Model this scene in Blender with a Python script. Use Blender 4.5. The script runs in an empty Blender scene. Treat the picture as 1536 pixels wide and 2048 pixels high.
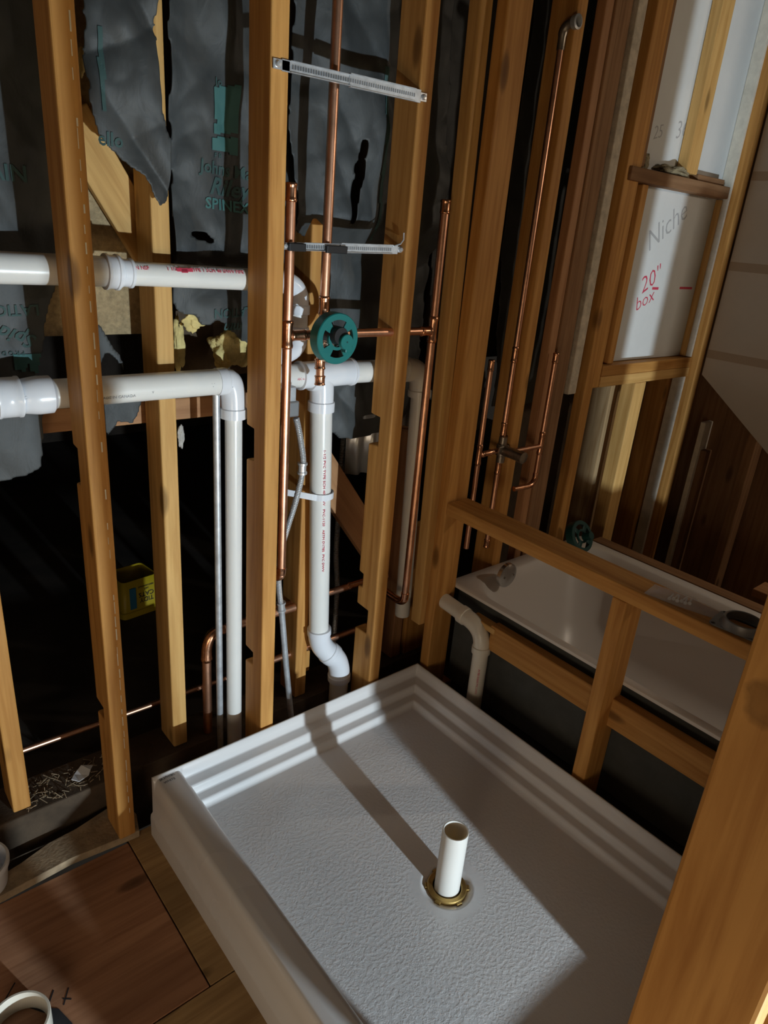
import bpy, bmesh, math, random
from mathutils import Vector, Matrix, noise
random.seed(7)
sc = bpy.context.scene
C = sc.collection
PI = math.pi

# ------------------------------------------------------------------ camera
CAM_Z = 1.51
F_PX = 1388.0
YAW, PITCH, ROLL = 0.72424, 0.3855, 0.0858
fwd = Vector((math.sin(YAW)*math.cos(PITCH), math.cos(YAW)*math.cos(PITCH), -math.sin(PITCH)))
rt = Vector((math.cos(YAW), -math.sin(YAW), 0))
upv = rt.cross(fwd)
cr = math.cos(ROLL)*rt + math.sin(ROLL)*upv
cu = -math.sin(ROLL)*rt + math.cos(ROLL)*upv
cam = bpy.data.cameras.new('camera')
cam.sensor_fit = 'VERTICAL'; cam.sensor_height = 36.0; cam.sensor_width = 27.0
cam.lens = F_PX/2048*36.0
cam.clip_start = 0.02
co = bpy.data.objects.new('camera', cam); C.objects.link(co)
m = Matrix((cr, cu, -fwd)).transposed().to_4x4(); m.translation = (0, 0, CAM_Z)
co.matrix_world = m
sc.camera = co

# ------------------------------------------------------------------ world, lights, exposure
sc.view_settings.view_transform = 'Standard'
sc.view_settings.look = 'None'
sc.view_settings.gamma = 1.0
sc.view_settings.use_curve_mapping = False
sc.view_settings.exposure = 0.0
w = bpy.data.worlds.new('world'); sc.world = w; w.use_nodes = True
w.node_tree.nodes['Background'].inputs[0].default_value = (1.0, 0.86, 0.70, 1)
w.node_tree.nodes['Background'].inputs[1].default_value = 0.014

def lamp(name, kind, loc, energy, col, size=0.02, target=None):
    l = bpy.data.lights.new(name, kind); l.energy = energy; l.color = col
    if kind == 'AREA': l.size = size
    else: l.shadow_soft_size = size
    o = bpy.data.objects.new(name, l); C.objects.link(o); o.location = loc
    if target is not None:
        o.rotation_euler = (Vector(target)-Vector(loc)).to_track_quat('-Z', 'Y').to_euler()
    return o
lamp('work_light', 'POINT', (0.845, -1.2, 0.44), 215, (0.76, 0.905, 1.0), 0.022)          # lamp standing low on the floor of the next room
lamp('room_fill', 'AREA', (-0.85, -0.35, 0.50), 7.0, (1.0, 0.80, 0.58), 0.6, (0.8, 1.0, -0.15))   # warm fill added low at left, stands in for bounced light
lamp('hall_light', 'POINT', (2.95, -0.22, 1.9), 30, (1.0, 0.84, 0.66), 0.06)

def ray(px, py):
    return cr*((px-768)/F_PX) - cu*((py-1024)/F_PX) + fwd
def atY(px, py, Y):
    d = ray(px, py); p = d*(Y/d.y); p.z += CAM_Z; return p
def atX(px, py, X):
    d = ray(px, py); p = d*(X/d.x); p.z += CAM_Z; return p
def atZ(px, py, Z):
    d = ray(px, py); p = d*((Z-CAM_Z)/d.z); p.z += CAM_Z; return p

# ------------------------------------------------------------------ materials
def newmat(name):
    mt = bpy.data.materials.new(name); mt.use_nodes = True
    nt = mt.node_tree; b = nt.nodes['Principled BSDF']
    return mt, nt, b
def mapped(nt, scale, rnd=True):
    tc = nt.nodes.new('ShaderNodeTexCoord'); mp = nt.nodes.new('ShaderNodeMapping')
    nt.links.new(tc.outputs['Object'], mp.inputs['Vector']); mp.inputs['Scale'].default_value = scale
    if rnd:
        oi = nt.nodes.new('ShaderNodeObjectInfo'); ml = nt.nodes.new('ShaderNodeMath'); ml.operation = 'MULTIPLY'
        ml.inputs[1].default_value = 37.0; nt.links.new(oi.outputs['Random'], ml.inputs[0])
        nt.links.new(ml.outputs[0], mp.inputs['Location'])
    return mp
def noisen(nt, vec, scale, detail=3, dist=0.0, rough=.55):
    n = nt.nodes.new('ShaderNodeTexNoise'); n.inputs['Scale'].default_value = scale
    n.inputs['Detail'].default_value = detail; n.inputs['Distortion'].default_value = dist
    n.inputs['Roughness'].default_value = rough
    nt.links.new(vec.outputs[0], n.inputs['Vector']); return n
def ramp(nt, fac, stops):
    r = nt.nodes.new('ShaderNodeValToRGB'); el = r.color_ramp.elements
    while len(el) < len(stops): el.new(0.5)
    for e, (p, c) in zip(el, stops):
        e.position = p; e.color = (*c, 1) if len(c) == 3 else c
    nt.links.new(fac, r.inputs['Fac']); return r
def mix(nt, fac, a, b, mode='MIX'):
    x = nt.nodes.new('ShaderNodeMix'); x.data_type = 'RGBA'; x.blend_type = mode
    for sock, val in ((x.inputs[0], fac), (x.inputs[6], a), (x.inputs[7], b)):
        if hasattr(val, 'is_linked'): nt.links.new(val, sock)
        elif isinstance(val, tuple): sock.default_value = (*val, 1)
        else: sock.default_value = val
    return x
def bump(nt, b, h, strength, dist=0.002):
    bp = nt.nodes.new('ShaderNodeBump'); bp.inputs['Strength'].default_value = strength; bp.inputs['Distance'].default_value = dist
    nt.links.new(h, bp.inputs['Height']); nt.links.new(bp.outputs[0], b.inputs['Normal'])

def wood(name, light, dark, rough=.62, stain=.35, knots=()):
    mt, nt, b = newmat(name)
    mp = mapped(nt, (1, 1, .055)); g = noisen(nt, mp, 55, 5, .5)
    mp2 = mapped(nt, (1, 1, .35)); k = nt.nodes.new('ShaderNodeTexVoronoi'); k.inputs['Scale'].default_value = 7.5
    nt.links.new(mp2.outputs[0], k.inputs['Vector'])
    big = noisen(nt, mapped(nt, (1, 1, .3)), 6, 3, .3)
    r1 = ramp(nt, g.outputs['Fac'], [(.30, dark), (.62, light)])
    d2 = tuple(c*.62 for c in dark)
    r2 = ramp(nt, big.outputs['Fac'], [(.35, (0, 0, 0)), (.75, (1, 1, 1))])
    sm = nt.nodes.new('ShaderNodeMath'); sm.operation = 'MULTIPLY'; sm.inputs[1].default_value = stain
    nt.links.new(r2.outputs[0], sm.inputs[0])
    x = mix(nt, sm.outputs[0], r1.outputs[0], d2)
    kr = ramp(nt, k.outputs['Distance'], [(.0, (1, 1, 1)), (.085, (.75, .75, .75)), (.135, (0, 0, 0))])
    y = mix(nt, kr.outputs[0], x.outputs[2], tuple(c*.38 for c in dark))
    tco = nt.nodes.new('ShaderNodeTexCoord')
    for (kp, kr_) in knots:            # single knots at places of their own
        mpk = nt.nodes.new('ShaderNodeMapping'); mpk.inputs['Location'].default_value = [-v for v in kp]
        nt.links.new(tco.outputs['Object'], mpk.inputs['Vector'])
        wob = noisen(nt, mpk, 40, 3); ad = nt.nodes.new('ShaderNodeVectorMath'); ad.operation = 'MULTIPLY_ADD'
        ad.inputs[1].default_value = (.014, .014, .014)
        nt.links.new(wob.outputs['Color'], ad.inputs[0]); nt.links.new(mpk.outputs[0], ad.inputs[2])
        sc_ = nt.nodes.new('ShaderNodeVectorMath'); sc_.operation = 'MULTIPLY'; sc_.inputs[1].default_value = (1/kr_, 1/kr_, .72/kr_)
        nt.links.new(ad.outputs[0], sc_.inputs[0])
        ln = nt.nodes.new('ShaderNodeVectorMath'); ln.operation = 'LENGTH'; nt.links.new(sc_.outputs[0], ln.inputs[0])
        rk = ramp(nt, ln.outputs['Value'], [(.0, (.92, .92, .92)), (.45, (.80, .80, .80)), (.62, (.35, .35, .35)), (.80, (.55, .55, .55)), (1.0, (0, 0, 0))])
        y = mix(nt, rk.outputs[0], y.outputs[2], tuple(c*.30 for c in dark))
    nt.links.new(y.outputs[2], b.inputs['Base Color']); b.inputs['Roughness'].default_value = rough
    b.inputs['Specular IOR Level'].default_value = .3
    bump(nt, b, g.outputs['Fac'], .25, .001)
    return mt
def plain(name, col, rough=.5, metal=0.0, var=.0, vscale=20, bmp=0.0, bscale=200, spec=.5, alpha=1.0, trans=0.0):
    mt, nt, b = newmat(name)
    b.inputs['Roughness'].default_value = rough; b.inputs['Metallic'].default_value = metal
    b.inputs['Specular IOR Level'].default_value = spec
    b.inputs['Alpha'].default_value = alpha; b.inputs['Transmission Weight'].default_value = trans
    if var > 0:
        n = noisen(nt, mapped(nt, (1, 1, 1)), vscale, 5, .2, .65)
        r = ramp(nt, n.outputs['Fac'], [(.25, tuple(c*(1-var) for c in col)), (.7, tuple(min(1, c*(1+var*.5)) for c in col))])
        nt.links.new(r.outputs[0], b.inputs['Base Color'])
    else:
        b.inputs['Base Color'].default_value = (*col, 1)
    if bmp > 0:
        n2 = noisen(nt, mapped(nt, (1, 1, 1)), bscale, 4)
        bump(nt, b, n2.outputs['Fac'], bmp, .003)
    return mt

M = {}
M['fir'] = wood('fir_lumber', (.65, .335, .095), (.43, .185, .040))
M['fir_pale'] = wood('pale_fir_lumber', (.74, .45, .16), (.54, .29, .085))
M['fir_red'] = wood('reddish_fir_lumber', (.50, .26, .12), (.36, .165, .07))
M['fir_old'] = wood('old_fir_lumber', (.36, .20, .10), (.22, .11, .05), .8, .6)
M['fir_rough'] = wood('rough_old_lumber', (.62, .44, .24), (.36, .21, .09), .85, .7)
M['fir_plaster'] = plain('plaster_crusted_wood', (.62, .54, .42), .9, var=.35, vscale=30, bmp=.4)
M['white_wood'] = plain('whitewashed_wood', (.78, .73, .62), .8, var=.2, vscale=25)
M['ply_red'] = wood('reddish_plywood', (.56, .29, .16), (.36, .165, .085), .7, .7)
M['ply_tan'] = wood('stained_plywood', (.60, .39, .18), (.36, .21, .085), .75, .9)
M['ply_dusty'] = plain('dusty_plywood', (.40, .30, .19), .95, var=.5, vscale=18, bmp=.5, bscale=120)
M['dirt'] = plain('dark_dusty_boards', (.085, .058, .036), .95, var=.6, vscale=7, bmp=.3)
M['rear_dark'] = plain('dark_rear_floor', (.045, .034, .026), .95, var=.5, vscale=6)  # darkened in the colour so the unlit rear space stays near black
M['fiberboard'] = plain('fiberboard', (.42, .31, .17), .95, var=.4, vscale=90, bmp=.8, bscale=180)
M['pvc'] = plain('white_pvc', (.80, .80, .77), .28)
M['pvc_fit'] = plain('white_pvc_fitting', (.80, .83, .88), .22)
M['pvc_cream'] = plain('cream_pvc', (.78, .74, .64), .3)
M['copper'] = plain('copper_tube', (.85, .47, .30), .36, 1.0, var=.35, vscale=14)
M['copper_fit'] = plain('soldered_copper', (.80, .42, .25), .26, 1.0, var=.5, vscale=60)
M['galv'] = plain('galvanised_steel', (.56, .59, .62), .42, .55, var=.3, vscale=40)
M['zinc'] = plain('bright_zinc', (.66, .68, .70), .32, .6)
M['chrome'] = plain('brushed_chrome', (.62, .63, .64), .25, 1.0)
M['brass'] = plain('brass', (.50, .34, .12), .48, 1.0, var=.3, vscale=40)
M['greybrass'] = plain('dull_valve_metal', (.33, .29, .24), .4, .9, var=.4, vscale=60)
M['green'] = plain('green_plastic', (.007, .15, .14), .42)
M['green_dark'] = plain('dark_green_plastic', (.004, .055, .05), .5)
M['black'] = plain('black_plastic', (.012, .012, .013), .45)
M['ink'] = plain('black_ink', (.02, .02, .025), .8)
M['red_ink'] = plain('red_ink', (.62, .05, .10), .8)
M['pencil'] = plain('pencil', (.42, .42, .43), .9)
M['acrylic'] = None
M['tub'] = plain('tub_enamel', (.80, .77, .74), .30)
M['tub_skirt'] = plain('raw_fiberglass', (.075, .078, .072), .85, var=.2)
M['drywall'] = plain('drywall_paper', (.70, .71, .70), .9, var=.06, vscale=5)
M['drywall_tan'] = plain('grey_drywall', (.66, .60, .52), .92, var=.06, vscale=5)
M['tape'] = plain('joint_tape', (.50, .40, .30), .92, var=.1, vscale=8)
M['paper'] = None
mt, nt, b = newmat('thin_translucent_pvc'); b.inputs['Base Color'].default_value = (.80, .79, .75, 1); b.inputs['Roughness'].default_value = .3
tl = nt.nodes.new('ShaderNodeBsdfTranslucent'); tl.inputs[0].default_value = (.85, .62, .33, 1); ms = nt.nodes.new('ShaderNodeMixShader'); ms.inputs[0].default_value = .22
nt.links.new(b.outputs[0], ms.inputs[1]); nt.links.new(tl.outputs[0], ms.inputs[2]); nt.links.new(ms.outputs[0], nt.nodes['Material Output'].inputs[0])
M['pvc_thin'] = mt
M['teal'] = plain('teal_print', (.038, .082, .079), .75)
M['teal_hi'] = plain('bright_teal_print', (.052, .155, .15), .75)
M['fiberglass'] = plain('yellow_fiberglass', (.74, .60, .25), .95, var=.35, vscale=40, bmp=.6, bscale=150)
M['fiber_grey'] = plain('dirty_fiberglass', (.34, .28, .17), .95, var=.6, vscale=60, bmp=.8)
M['yellow'] = plain('yellow_plastic', (.40, .30, .010), .45)
M['blue'] = plain('blue_print', (.03, .16, .30), .5)
M['steel'] = plain('grey_flange_steel', (.26, .27, .28), .45, .6)
M['bag'] = plain('clear_plastic_film', (.85, .85, .87), .22, alpha=.30, spec=.9)
M['screw_steel'] = plain('pale_screw_steel', (.75, .75, .74), .35, .35)
M['scrap'] = plain('white_scrap_paper', (.75, .76, .78), .8)
M['lint'] = plain('grey_lint', (.45, .43, .40), .95, var=.3, vscale=60)

mt, nt, b = newmat('white_acrylic')        # shower pan: smooth gloss, pebbled tread
b.inputs['Base Color'].default_value = (.73, .71, .70, 1); b.inputs['Roughness'].default_value = .20
mp = mapped(nt, (1, 1, 1), False)
nb = noisen(nt, mp, 130, 3, .2)
rb = ramp(nt, nb.outputs['Fac'], [(.42, (0, 0, 0)), (.62, (1, 1, 1))])
va = nt.nodes.new('ShaderNodeVertexColor'); va.layer_name = 'tread'
mm = nt.nodes.new('ShaderNodeMath'); mm.operation = 'MULTIPLY'
nt.links.new(rb.outputs[0], mm.inputs[0]); nt.links.new(va.outputs['Color'], mm.inputs[1])
bump(nt, b, mm.outputs[0], .28, .0010)
sp = noisen(nt, mp, 11, 6, .3, .75); sr = ramp(nt, sp.outputs['Fac'], [(.70, (0, 0, 0)), (.78, (1, 1, 1))])
mx = mix(nt, sr.outputs[0], (.73, .71, .70), (.40, .38, .36)); nt.links.new(mx.outputs[2], b.inputs['Base Color'])
mp3 = noisen(nt, mp, 3, 3); rr = nt.nodes.new('ShaderNodeMapRange'); rr.inputs[3].default_value = .16; rr.inputs[4].default_value = .34
nt.links.new(mp3.outputs['Fac'], rr.inputs[0]); nt.links.new(rr.outputs[0], b.inputs['Roughness'])
M['acrylic'] = mt

mt, nt, b = newmat('black_kraft_paper')    # asphalt paper facing of the batts
n = noisen(nt, mapped(nt, (1, 1, 1)), 9, 5, .4, .6)
r = ramp(nt, n.outputs['Fac'], [(.3, (.032, .036, .037)), (.7, (.062, .068, .069))])
nt.links.new(r.outputs[0], b.inputs['Base Color']); b.inputs['Roughness'].default_value = .58
n2 = noisen(nt, mapped(nt, (1, 1, .6)), 26, 5, .8); bump(nt, b, n2.outputs['Fac'], .35, .006)
M['paper'] = mt

# ------------------------------------------------------------------ builders
def obj(name, me, mat, parent=None, smooth=False, loc=None):
    if isinstance(me, bmesh.types.BMesh):
        mesh = bpy.data.meshes.new(name); me.normal_update(); me.to_mesh(mesh); me.free()
    else: mesh = me
    if mat is not None and not mesh.materials: mesh.materials.append(M[mat] if isinstance(mat, str) else mat)
    if smooth:
        for p in mesh.polygons: p.use_smooth = True
    o = bpy.data.objects.new(name, mesh); C.objects.link(o)
    if parent is not None: o.parent = parent
    if loc is not None: o.location = loc
    return o
def recentre(o):
    """give the object an origin at its base so that its texture has its own place"""
    me = o.data; n = len(me.vertices)
    c = Vector((0, 0, 0))
    for v in me.vertices: c += v.co
    c /= max(n, 1); c.z = min(v.co.z for v in me.vertices)
    me.transform(Matrix.Translation(-c)); o.location = o.location + c
    return o
def tag(o, label, cat=None, group=None, kind=None):
    o['label'] = label
    if cat: o['category'] = cat
    if group: o['group'] = group
    if kind: o['kind'] = kind
    return o
def thing(name, label, cat, loc=(0, 0, 0), group=None):
    o = bpy.data.objects.new(name, None); C.objects.link(o); o.location = loc; o.empty_display_size = .05
    return tag(o, label, cat, group)
def structure(name):
    o = bpy.data.objects.new(name, None); C.objects.link(o); o['kind'] = 'structure'; return o
def child(o, parent):
    """parent keeping the world place"""
    o.parent = parent; o.matrix_parent_inverse = Matrix.Translation(-Vector(parent.location)); return o

def bm_box(lo, hi, bev=0.0, seg=2, bm=None):
    bm = bm or bmesh.new()
    lo, hi = Vector(lo), Vector(hi)
    r = bmesh.ops.create_cube(bm, size=1.0)
    bmesh.ops.transform(bm, matrix=Matrix.Translation((lo+hi)/2) @ Matrix.Diagonal((*(hi-lo), 1)), verts=r['verts'])
    if bev > 0:
        es = {e for v in r['verts'] for e in v.link_edges}
        bmesh.ops.bevel(bm, geom=list(es), offset=bev, segments=seg, affect='EDGES', profile=.5)
    return bm
def box(name, lo, hi, mat, parent=None, bev=.002):
    return recentre_child(name, bm_box(lo, hi, bev), mat, parent)
def recentre_child(name, bm, mat, parent, smooth=False):
    o = obj(name, bm, mat, None, smooth); recentre(o)
    if parent is not None: child(o, parent)
    return o
def prism(pts, axis, a, b, bev=.003, seg=2):
    """polygon pts in the plane normal to axis ('x': pts=(y,z)) between a and b"""
    bm = bmesh.new()
    mk = {'x': lambda p, t: (t, p[0], p[1]), 'y': lambda p, t: (p[0], t, p[1]), 'z': lambda p, t: (p[0], p[1], t)}[axis]
    va = [bm.verts.new(mk(p, a)) for p in pts]; vb = [bm.verts.new(mk(p, b)) for p in pts]
    n = len(pts)
    bm.faces.new(va); bm.faces.new(vb[::-1])
    for i in range(n): bm.faces.new((va[i], vb[i], vb[(i+1) % n], va[(i+1) % n]))
    bmesh.ops.recalc_face_normals(bm, faces=bm.faces)
    if bev > 0: bmesh.ops.bevel(bm, geom=bm.edges[:], offset=bev, segments=seg, affect='EDGES', profile=.5)
    return bm
def stud(parent, x0, x1, y0, y1, z0, z1, mat='fir', notches=(), name='stud', lean=0.0, label=None, bev=.004):
    """upright lumber; notches = (z lo, z hi, depth) cut into the far edge"""
    pts = [(y0, z0), (y1, z0)]
    for a, b_, d in sorted(notches): pts += [(y1, a), (y1-d, a+.004), (y1-d, b_-.003), (y1, b_)]
    pts += [(y1, z1), (y0, z1)]
    o = recentre_child(name, prism(pts, 'x', x0, x1, bev), mat, parent)
    if lean: o.data.transform(Matrix.Shear('XY', 4, (0, 0)) @ Matrix(((1, 0, lean, 0), (0, 1, 0, 0), (0, 0, 1, 0), (0, 0, 0, 1))))
    if label: o['label'] = label
    return o
def plank(parent, a, b_, wv, tv, mat='fir', name='plank', bev=.003):
    """lumber from a to b; wv, tv = full width and thickness vectors. Grain runs along its length"""
    a, b_, wv, tv = map(Vector, (a, b_, wv, tv)); L = (b_-a).length; z = (b_-a).normalized()
    x = wv.normalized(); y = z.cross(x).normalized()
    bm = bm_box((-wv.length/2, -tv.length/2, 0), (wv.length/2, tv.length/2, L), bev)
    o = obj(name, bm, mat)
    mw = Matrix((x, y, z)).transposed().to_4x4(); mw.translation = a
    o.matrix_world = mw
    if parent is not None:
        o.parent = parent; o.matrix_parent_inverse = Matrix.Translation(-Vector(parent.location))
    return o

def sweep(pts, rad, seg=20, cap=True, bm=None, hollow=0.0):
    """tube through pts; rad a number or one per point"""
    bm = bm or bmesh.new(); pts = [Vector(p) for p in pts]; n = len(pts)
    if not hasattr(rad, '__len__'): rad = [rad]*n
    rings = []; ref = None
    for i, p in enumerate(pts):
        if i == 0: t = pts[1]-p
        elif i == n-1: t = p-pts[i-1]
        else:
            t = pts[i+1]-pts[i-1]
            if t.length < 1e-9: t = pts[i+1]-p
        t.normalize()
        if ref is None:
            ref = Vector((0, 0, 1)) if abs(t.z) < .9 else Vector((1, 0, 0))
        u = (ref - t*ref.dot(t)).normalized(); v = t.cross(u); ref = u
        rings.append([bm.verts.new(p + (u*math.cos(2*PI*k/seg)+v*math.sin(2*PI*k/seg))*rad[i]) for k in range(seg)])
    for a, b_ in zip(rings, rings[1:]):
        for k in range(seg): bm.faces.new((a[k], a[(k+1) % seg], b_[(k+1) % seg], b_[k]))
    if cap:
        bm.faces.new(rings[0][::-1]); bm.faces.new(rings[-1])
    return bm
def smooth_obj(o, ang=40):
    for p in o.data.polygons: p.use_smooth = True
    try: o.data.set_sharp_from_angle(angle=math.radians(ang))
    except Exception: pass
    return o
def pipe(name, parent, pts, r, mat, seg=20):
    o = recentre_child(name, sweep(pts, r, seg), mat, parent); return smooth_obj(o)
def arc3(a, c, b_, n=8):
    """quarter-like bend from a to b with corner c (quadratic)"""
    a, b_, c = Vector(a), Vector(b_), Vector(c)
    out = []
    for i in range(n+1):
        t = i/n; out.append(a*(1-t)**2 + c*2*t*(1-t) + b_*t*t)
    return out
def hub(name, parent, a, b_, r, mat, lip=.0025):
    """a socket: short sleeve with a lip at both mouths"""
    a, b_ = Vector(a), Vector(b_); d = (b_-a); L = d.length; d.normalize()
    pts = [a, a+d*.0005, a+d*min(.006, L*.2), a+d*min(.0075, L*.25), b_-d*min(.0075, L*.25), b_-d*min(.006, L*.2), b_-d*.0005, b_]
    rr_ = [r-.001, r+lip, r+lip, r, r, r+lip, r+lip, r-.001]
    return smooth_obj(recentre_child(name, sweep(pts, rr_, 24), mat, parent), 50)
def elbow(name, parent, a, c, b_, r, mat, sock=.022, lip=.003):
    """bend with sockets at both ends: one mesh"""
    a, c, b_ = Vector(a), Vector(c), Vector(b_)
    da = (c-a).normalized(); db = (b_-c).normalized()
    pts = [a, a+da*.001, a+da*sock, a+da*(sock+.002)]; rd = [r-.001, r+lip, r+lip, r]
    mid = arc3(a+da*(sock+.004), c, b_-db*(sock+.004), 9)
    pts += mid; rd += [r]*len(mid)
    pts += [b_-db*(sock+.002), b_-db*sock, b_-db*.001, b_]; rd += [r, r+lip, r+lip, r-.001]
    return smooth_obj(recentre_child(name, sweep(pts, rd, 24), mat, parent), 50)
def cu_fit(name, parent, a, b_, r, mat='copper_fit'):
    """soldered copper coupling with rolled beads"""
    a, b_ = Vector(a), Vector(b_); d = b_-a
    f = [0, .04, .12, .2, .3, .7, .8, .88, .96, 1]; k = [1.0, 1.18, 1.24, 1.12, 1.10, 1.10, 1.12, 1.24, 1.18, 1.0]
    return smooth_obj(recentre_child(name, sweep([a+d*t for t in f], [r*q for q in k], 18), mat, parent), 60)

FONT_CACHE = {}
def text_mesh(body, size, depth=.0003, shear=0.0, align='CENTER', fat=0.0):
    cv = bpy.data.curves.new('lettering', 'FONT'); cv.body = body; cv.size = size; cv.extrude = depth; cv.shear = shear
    cv.align_x = align; cv.align_y = 'CENTER'; cv.resolution_u = 2; cv.offset = fat*size
    o = bpy.data.objects.new('lettering', cv); C.objects.link(o)
    dg = bpy.context.evaluated_depsgraph_get(); dg.update()
    me = bpy.data.meshes.new_from_object(o.evaluated_get(dg))
    bpy.data.objects.remove(o); bpy.data.curves.remove(cv)
    return me
def lettering(body, size, origin, xdir, ydir, mat, parent, name='lettering', depth=.0003, shear=0.0, warp=None, sx=1.0, fat=0.0):
    me = text_mesh(body, size, depth, shear, 'CENTER', fat)
    x = Vector(xdir).normalized(); y = (Vector(ydir) - x*x.dot(Vector(ydir))).normalized(); z = x.cross(y)
    mw = Matrix((x*sx, y, z)).transposed().to_4x4(); mw.translation = Vector(origin)
    me.transform(mw)
    if warp:
        for v in me.vertices: v.co = warp(v.co)
    me.materials.clear(); me.materials.append(M[mat])
    o = obj(name, me, None); recentre(o)
    if parent is not None: child(o, parent)
    return o

# ================================================================== SETTING
W2 = .040; D4 = .089
YF = 1.368; YFB = 1.457; YB = 1.525; YBB = 1.614
TOP = 2.5
def zy(px, py, Y): return atY(px, py, Y).z

# ---- floor: plywood panels, subfloor below, floor of the dark space behind the wall
fl = structure('floor')
box('floor_panel', (-2.6, .9175, -.02), (.434, 1.372, 0), 'ply_red', fl, .0015)['label'] = 'reddish plywood floor panel'
box('floor_panel', (.437, .9175, -.02), (1.40, 1.392, 0), 'ply_tan', fl, .0015)['label'] = 'stained tan plywood strip beside the shower pan'
box('floor_panel', (-2.6, -2.4, -.02), (3.4, .9145, 0), 'ply_tan', fl, .0015)
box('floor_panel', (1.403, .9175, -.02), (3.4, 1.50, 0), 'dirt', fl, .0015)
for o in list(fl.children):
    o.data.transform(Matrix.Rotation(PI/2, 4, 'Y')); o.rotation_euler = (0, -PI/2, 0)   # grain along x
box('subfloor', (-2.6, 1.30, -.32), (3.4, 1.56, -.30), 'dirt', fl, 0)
box('rear_floor', (-2.6, 1.62, .0), (4.5, 6.0, .08), 'rear_dark', fl, 0)
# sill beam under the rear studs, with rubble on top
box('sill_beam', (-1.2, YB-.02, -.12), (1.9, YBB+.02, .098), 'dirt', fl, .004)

# ---- front row of studs of the wet wall
wl = structure('wall_left')
stud(wl, .414, .455, YF, YFB, .024, TOP, 'fir',
     [(zy(150, 965, YFB), zy(150, 888, YFB), .026), (zy(182, 1425, YFB), zy(182, 1398, YFB), .045)], label='stud with a white chalk line and notched back edge')
stud(wl, .819, .860, YF, YFB, .0, TOP, 'fir', [(zy(497, 916, YFB), zy(497, 848, YFB), .035), (zy(490, 1318, YFB), zy(490, 1290, YFB), .04)], label='stud lit brightly on its narrow face')
stud(wl, 1.208, 1.250, YF, YFB, .0, TOP, 'fir', [(zy(742, 885, YFB), zy(742, 826, YFB), .040), (zy(722, 1168, YFB), zy(722, 1140, YFB), .02),
     (zy(712, 1252, YFB), zy(712, 1205, YFB), .055)], label='stud with sawn notches and a copper pipe through it')
s4 = stud(wl, 1.384, 1.424, YF, 1.410, .33, TOP, 'fir_pale', label='yellowish stud cut short above the floor', lean=-.017)
s4.location.x += .020
box('sole_plate', (.60, YF, .0), (1.60, YFB, .0395), 'fir_old', wl)
stud(wl, 1.425, 1.513, 1.330, 1.3675, 0, TOP, 'fir', name='stud', label='flat corner stud at the end of the half wall')
stud(wl, 1.500, 1.600, YB, YB+.038, 0, .60, 'fir')
# chalk / glue line along the first stud
bm = bmesh.new()
for i in range(70):
    z = .1+i*.034
    if random.random() < .78:
        h = random.uniform(.012, .033); x = .4425+random.uniform(-.0012, .0012)
        bm_box((x, YF-.0006, z), (x+random.uniform(.0010, .0028), YF+.0005, z+h), 0, bm=bm)
ch = recentre_child('chalk_line', bm, 'white_wood', wl.children[0])

def knotted(o, base, pts):
    c = o.location; light, dark = {'fir': ((.65, .335, .095), (.43, .185, .040)), 'fir_pale': ((.74, .45, .16), (.54, .29, .085)), 'fir_red': ((.50, .26, .12), (.36, .165, .07))}[base]
    o.data.materials.clear(); o.data.materials.append(wood('knotted_lumber', light, dark, knots=[(Vector(p)-c+Vector((-.007, -.007, -.007)), r_) for p, r_ in pts]))
ws = list(wl.children)
knotted(ws[0], 'fir', [(atY(150, 438, YF), .016), (atY(184, 924, YF), .022), (atY(212, 1170, YF), .024), (atX(118, 700, .414), .016)])
knotted(ws[1], 'fir', [(atY(553, 280, YF), .014), (atY(547, 130, YF), .015), (atX(512, 288, .819), .015)])
knotted(ws[2], 'fir', [(atX(785, 437, 1.208), .024), (atX(752, 1090, 1.208), .018)])

# ---- back row
wb = structure('wall_back')
stud(wb, .214, .255, YB, YBB, .10, TOP, 'fir')
stud(wb, .631, .672, YB, YBB, .10, TOP, 'fir_pale', label='pale rear stud lit by the lamp')
stud(wb, 1.036, 1.077, YB, YBB, .10, TOP, 'fir')
stud(wb, 1.440, 1.482, YB, YBB, .10, .93, 'fir_red')
stud(wb, -.19, -.15, YB, YBB, .10, TOP, 'fir')
# let-in braces, blocking, fibreboard sheathing
a = atY(135, 225, 1.63); b2 = atY(300, 505, 1.63)
plank(wb, a, b2, Vector((1, 0, .62)).normalized()*.085, (0, .02, 0), 'fir_pale', 'brace')
a = atY(622, 905, 1.64); b2 = atY(885, 1290, 1.64)
plank(wb, a, b2, Vector((1, 0, .70)).normalized()*.10, (0, .035, 0), 'fir_red', 'brace')
plank(wb, (1.082, 1.58, .155), (1.082, 1.58, .83), (.065, 0, 0), (0, .038, 0), 'fir', 'cripple_stud')
z = zy(350, 822, 1.60)
plank(wb, (.2, 1.635, z), (1.6, 1.635, z-.01), (0, 0, .055), (0, .03, 0), 'fir_red', 'blocking')
box('sheathing', (.30, 1.650, zy(270, 668, 1.65)), (.70, 1.662, 2.5), 'fiberboard', wb, .001)['label'] = 'brown fibreboard sheathing'
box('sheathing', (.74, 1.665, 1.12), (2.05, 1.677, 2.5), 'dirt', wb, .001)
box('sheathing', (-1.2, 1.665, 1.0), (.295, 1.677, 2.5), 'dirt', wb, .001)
# ---- far wall, ends and ceiling of the dark space behind
wr = structure('wall_rear')
recentre_child('boarding', bm_box((-2.6, 4.6, 0), (4.5, 4.65, 2.6)), 'rear_dark', wr)
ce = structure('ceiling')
recentre_child('ceiling_board', bm_box((-2.6, 1.3, 2.51), (4.5, 6.0, 2.54)), 'dirt', ce)

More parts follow.
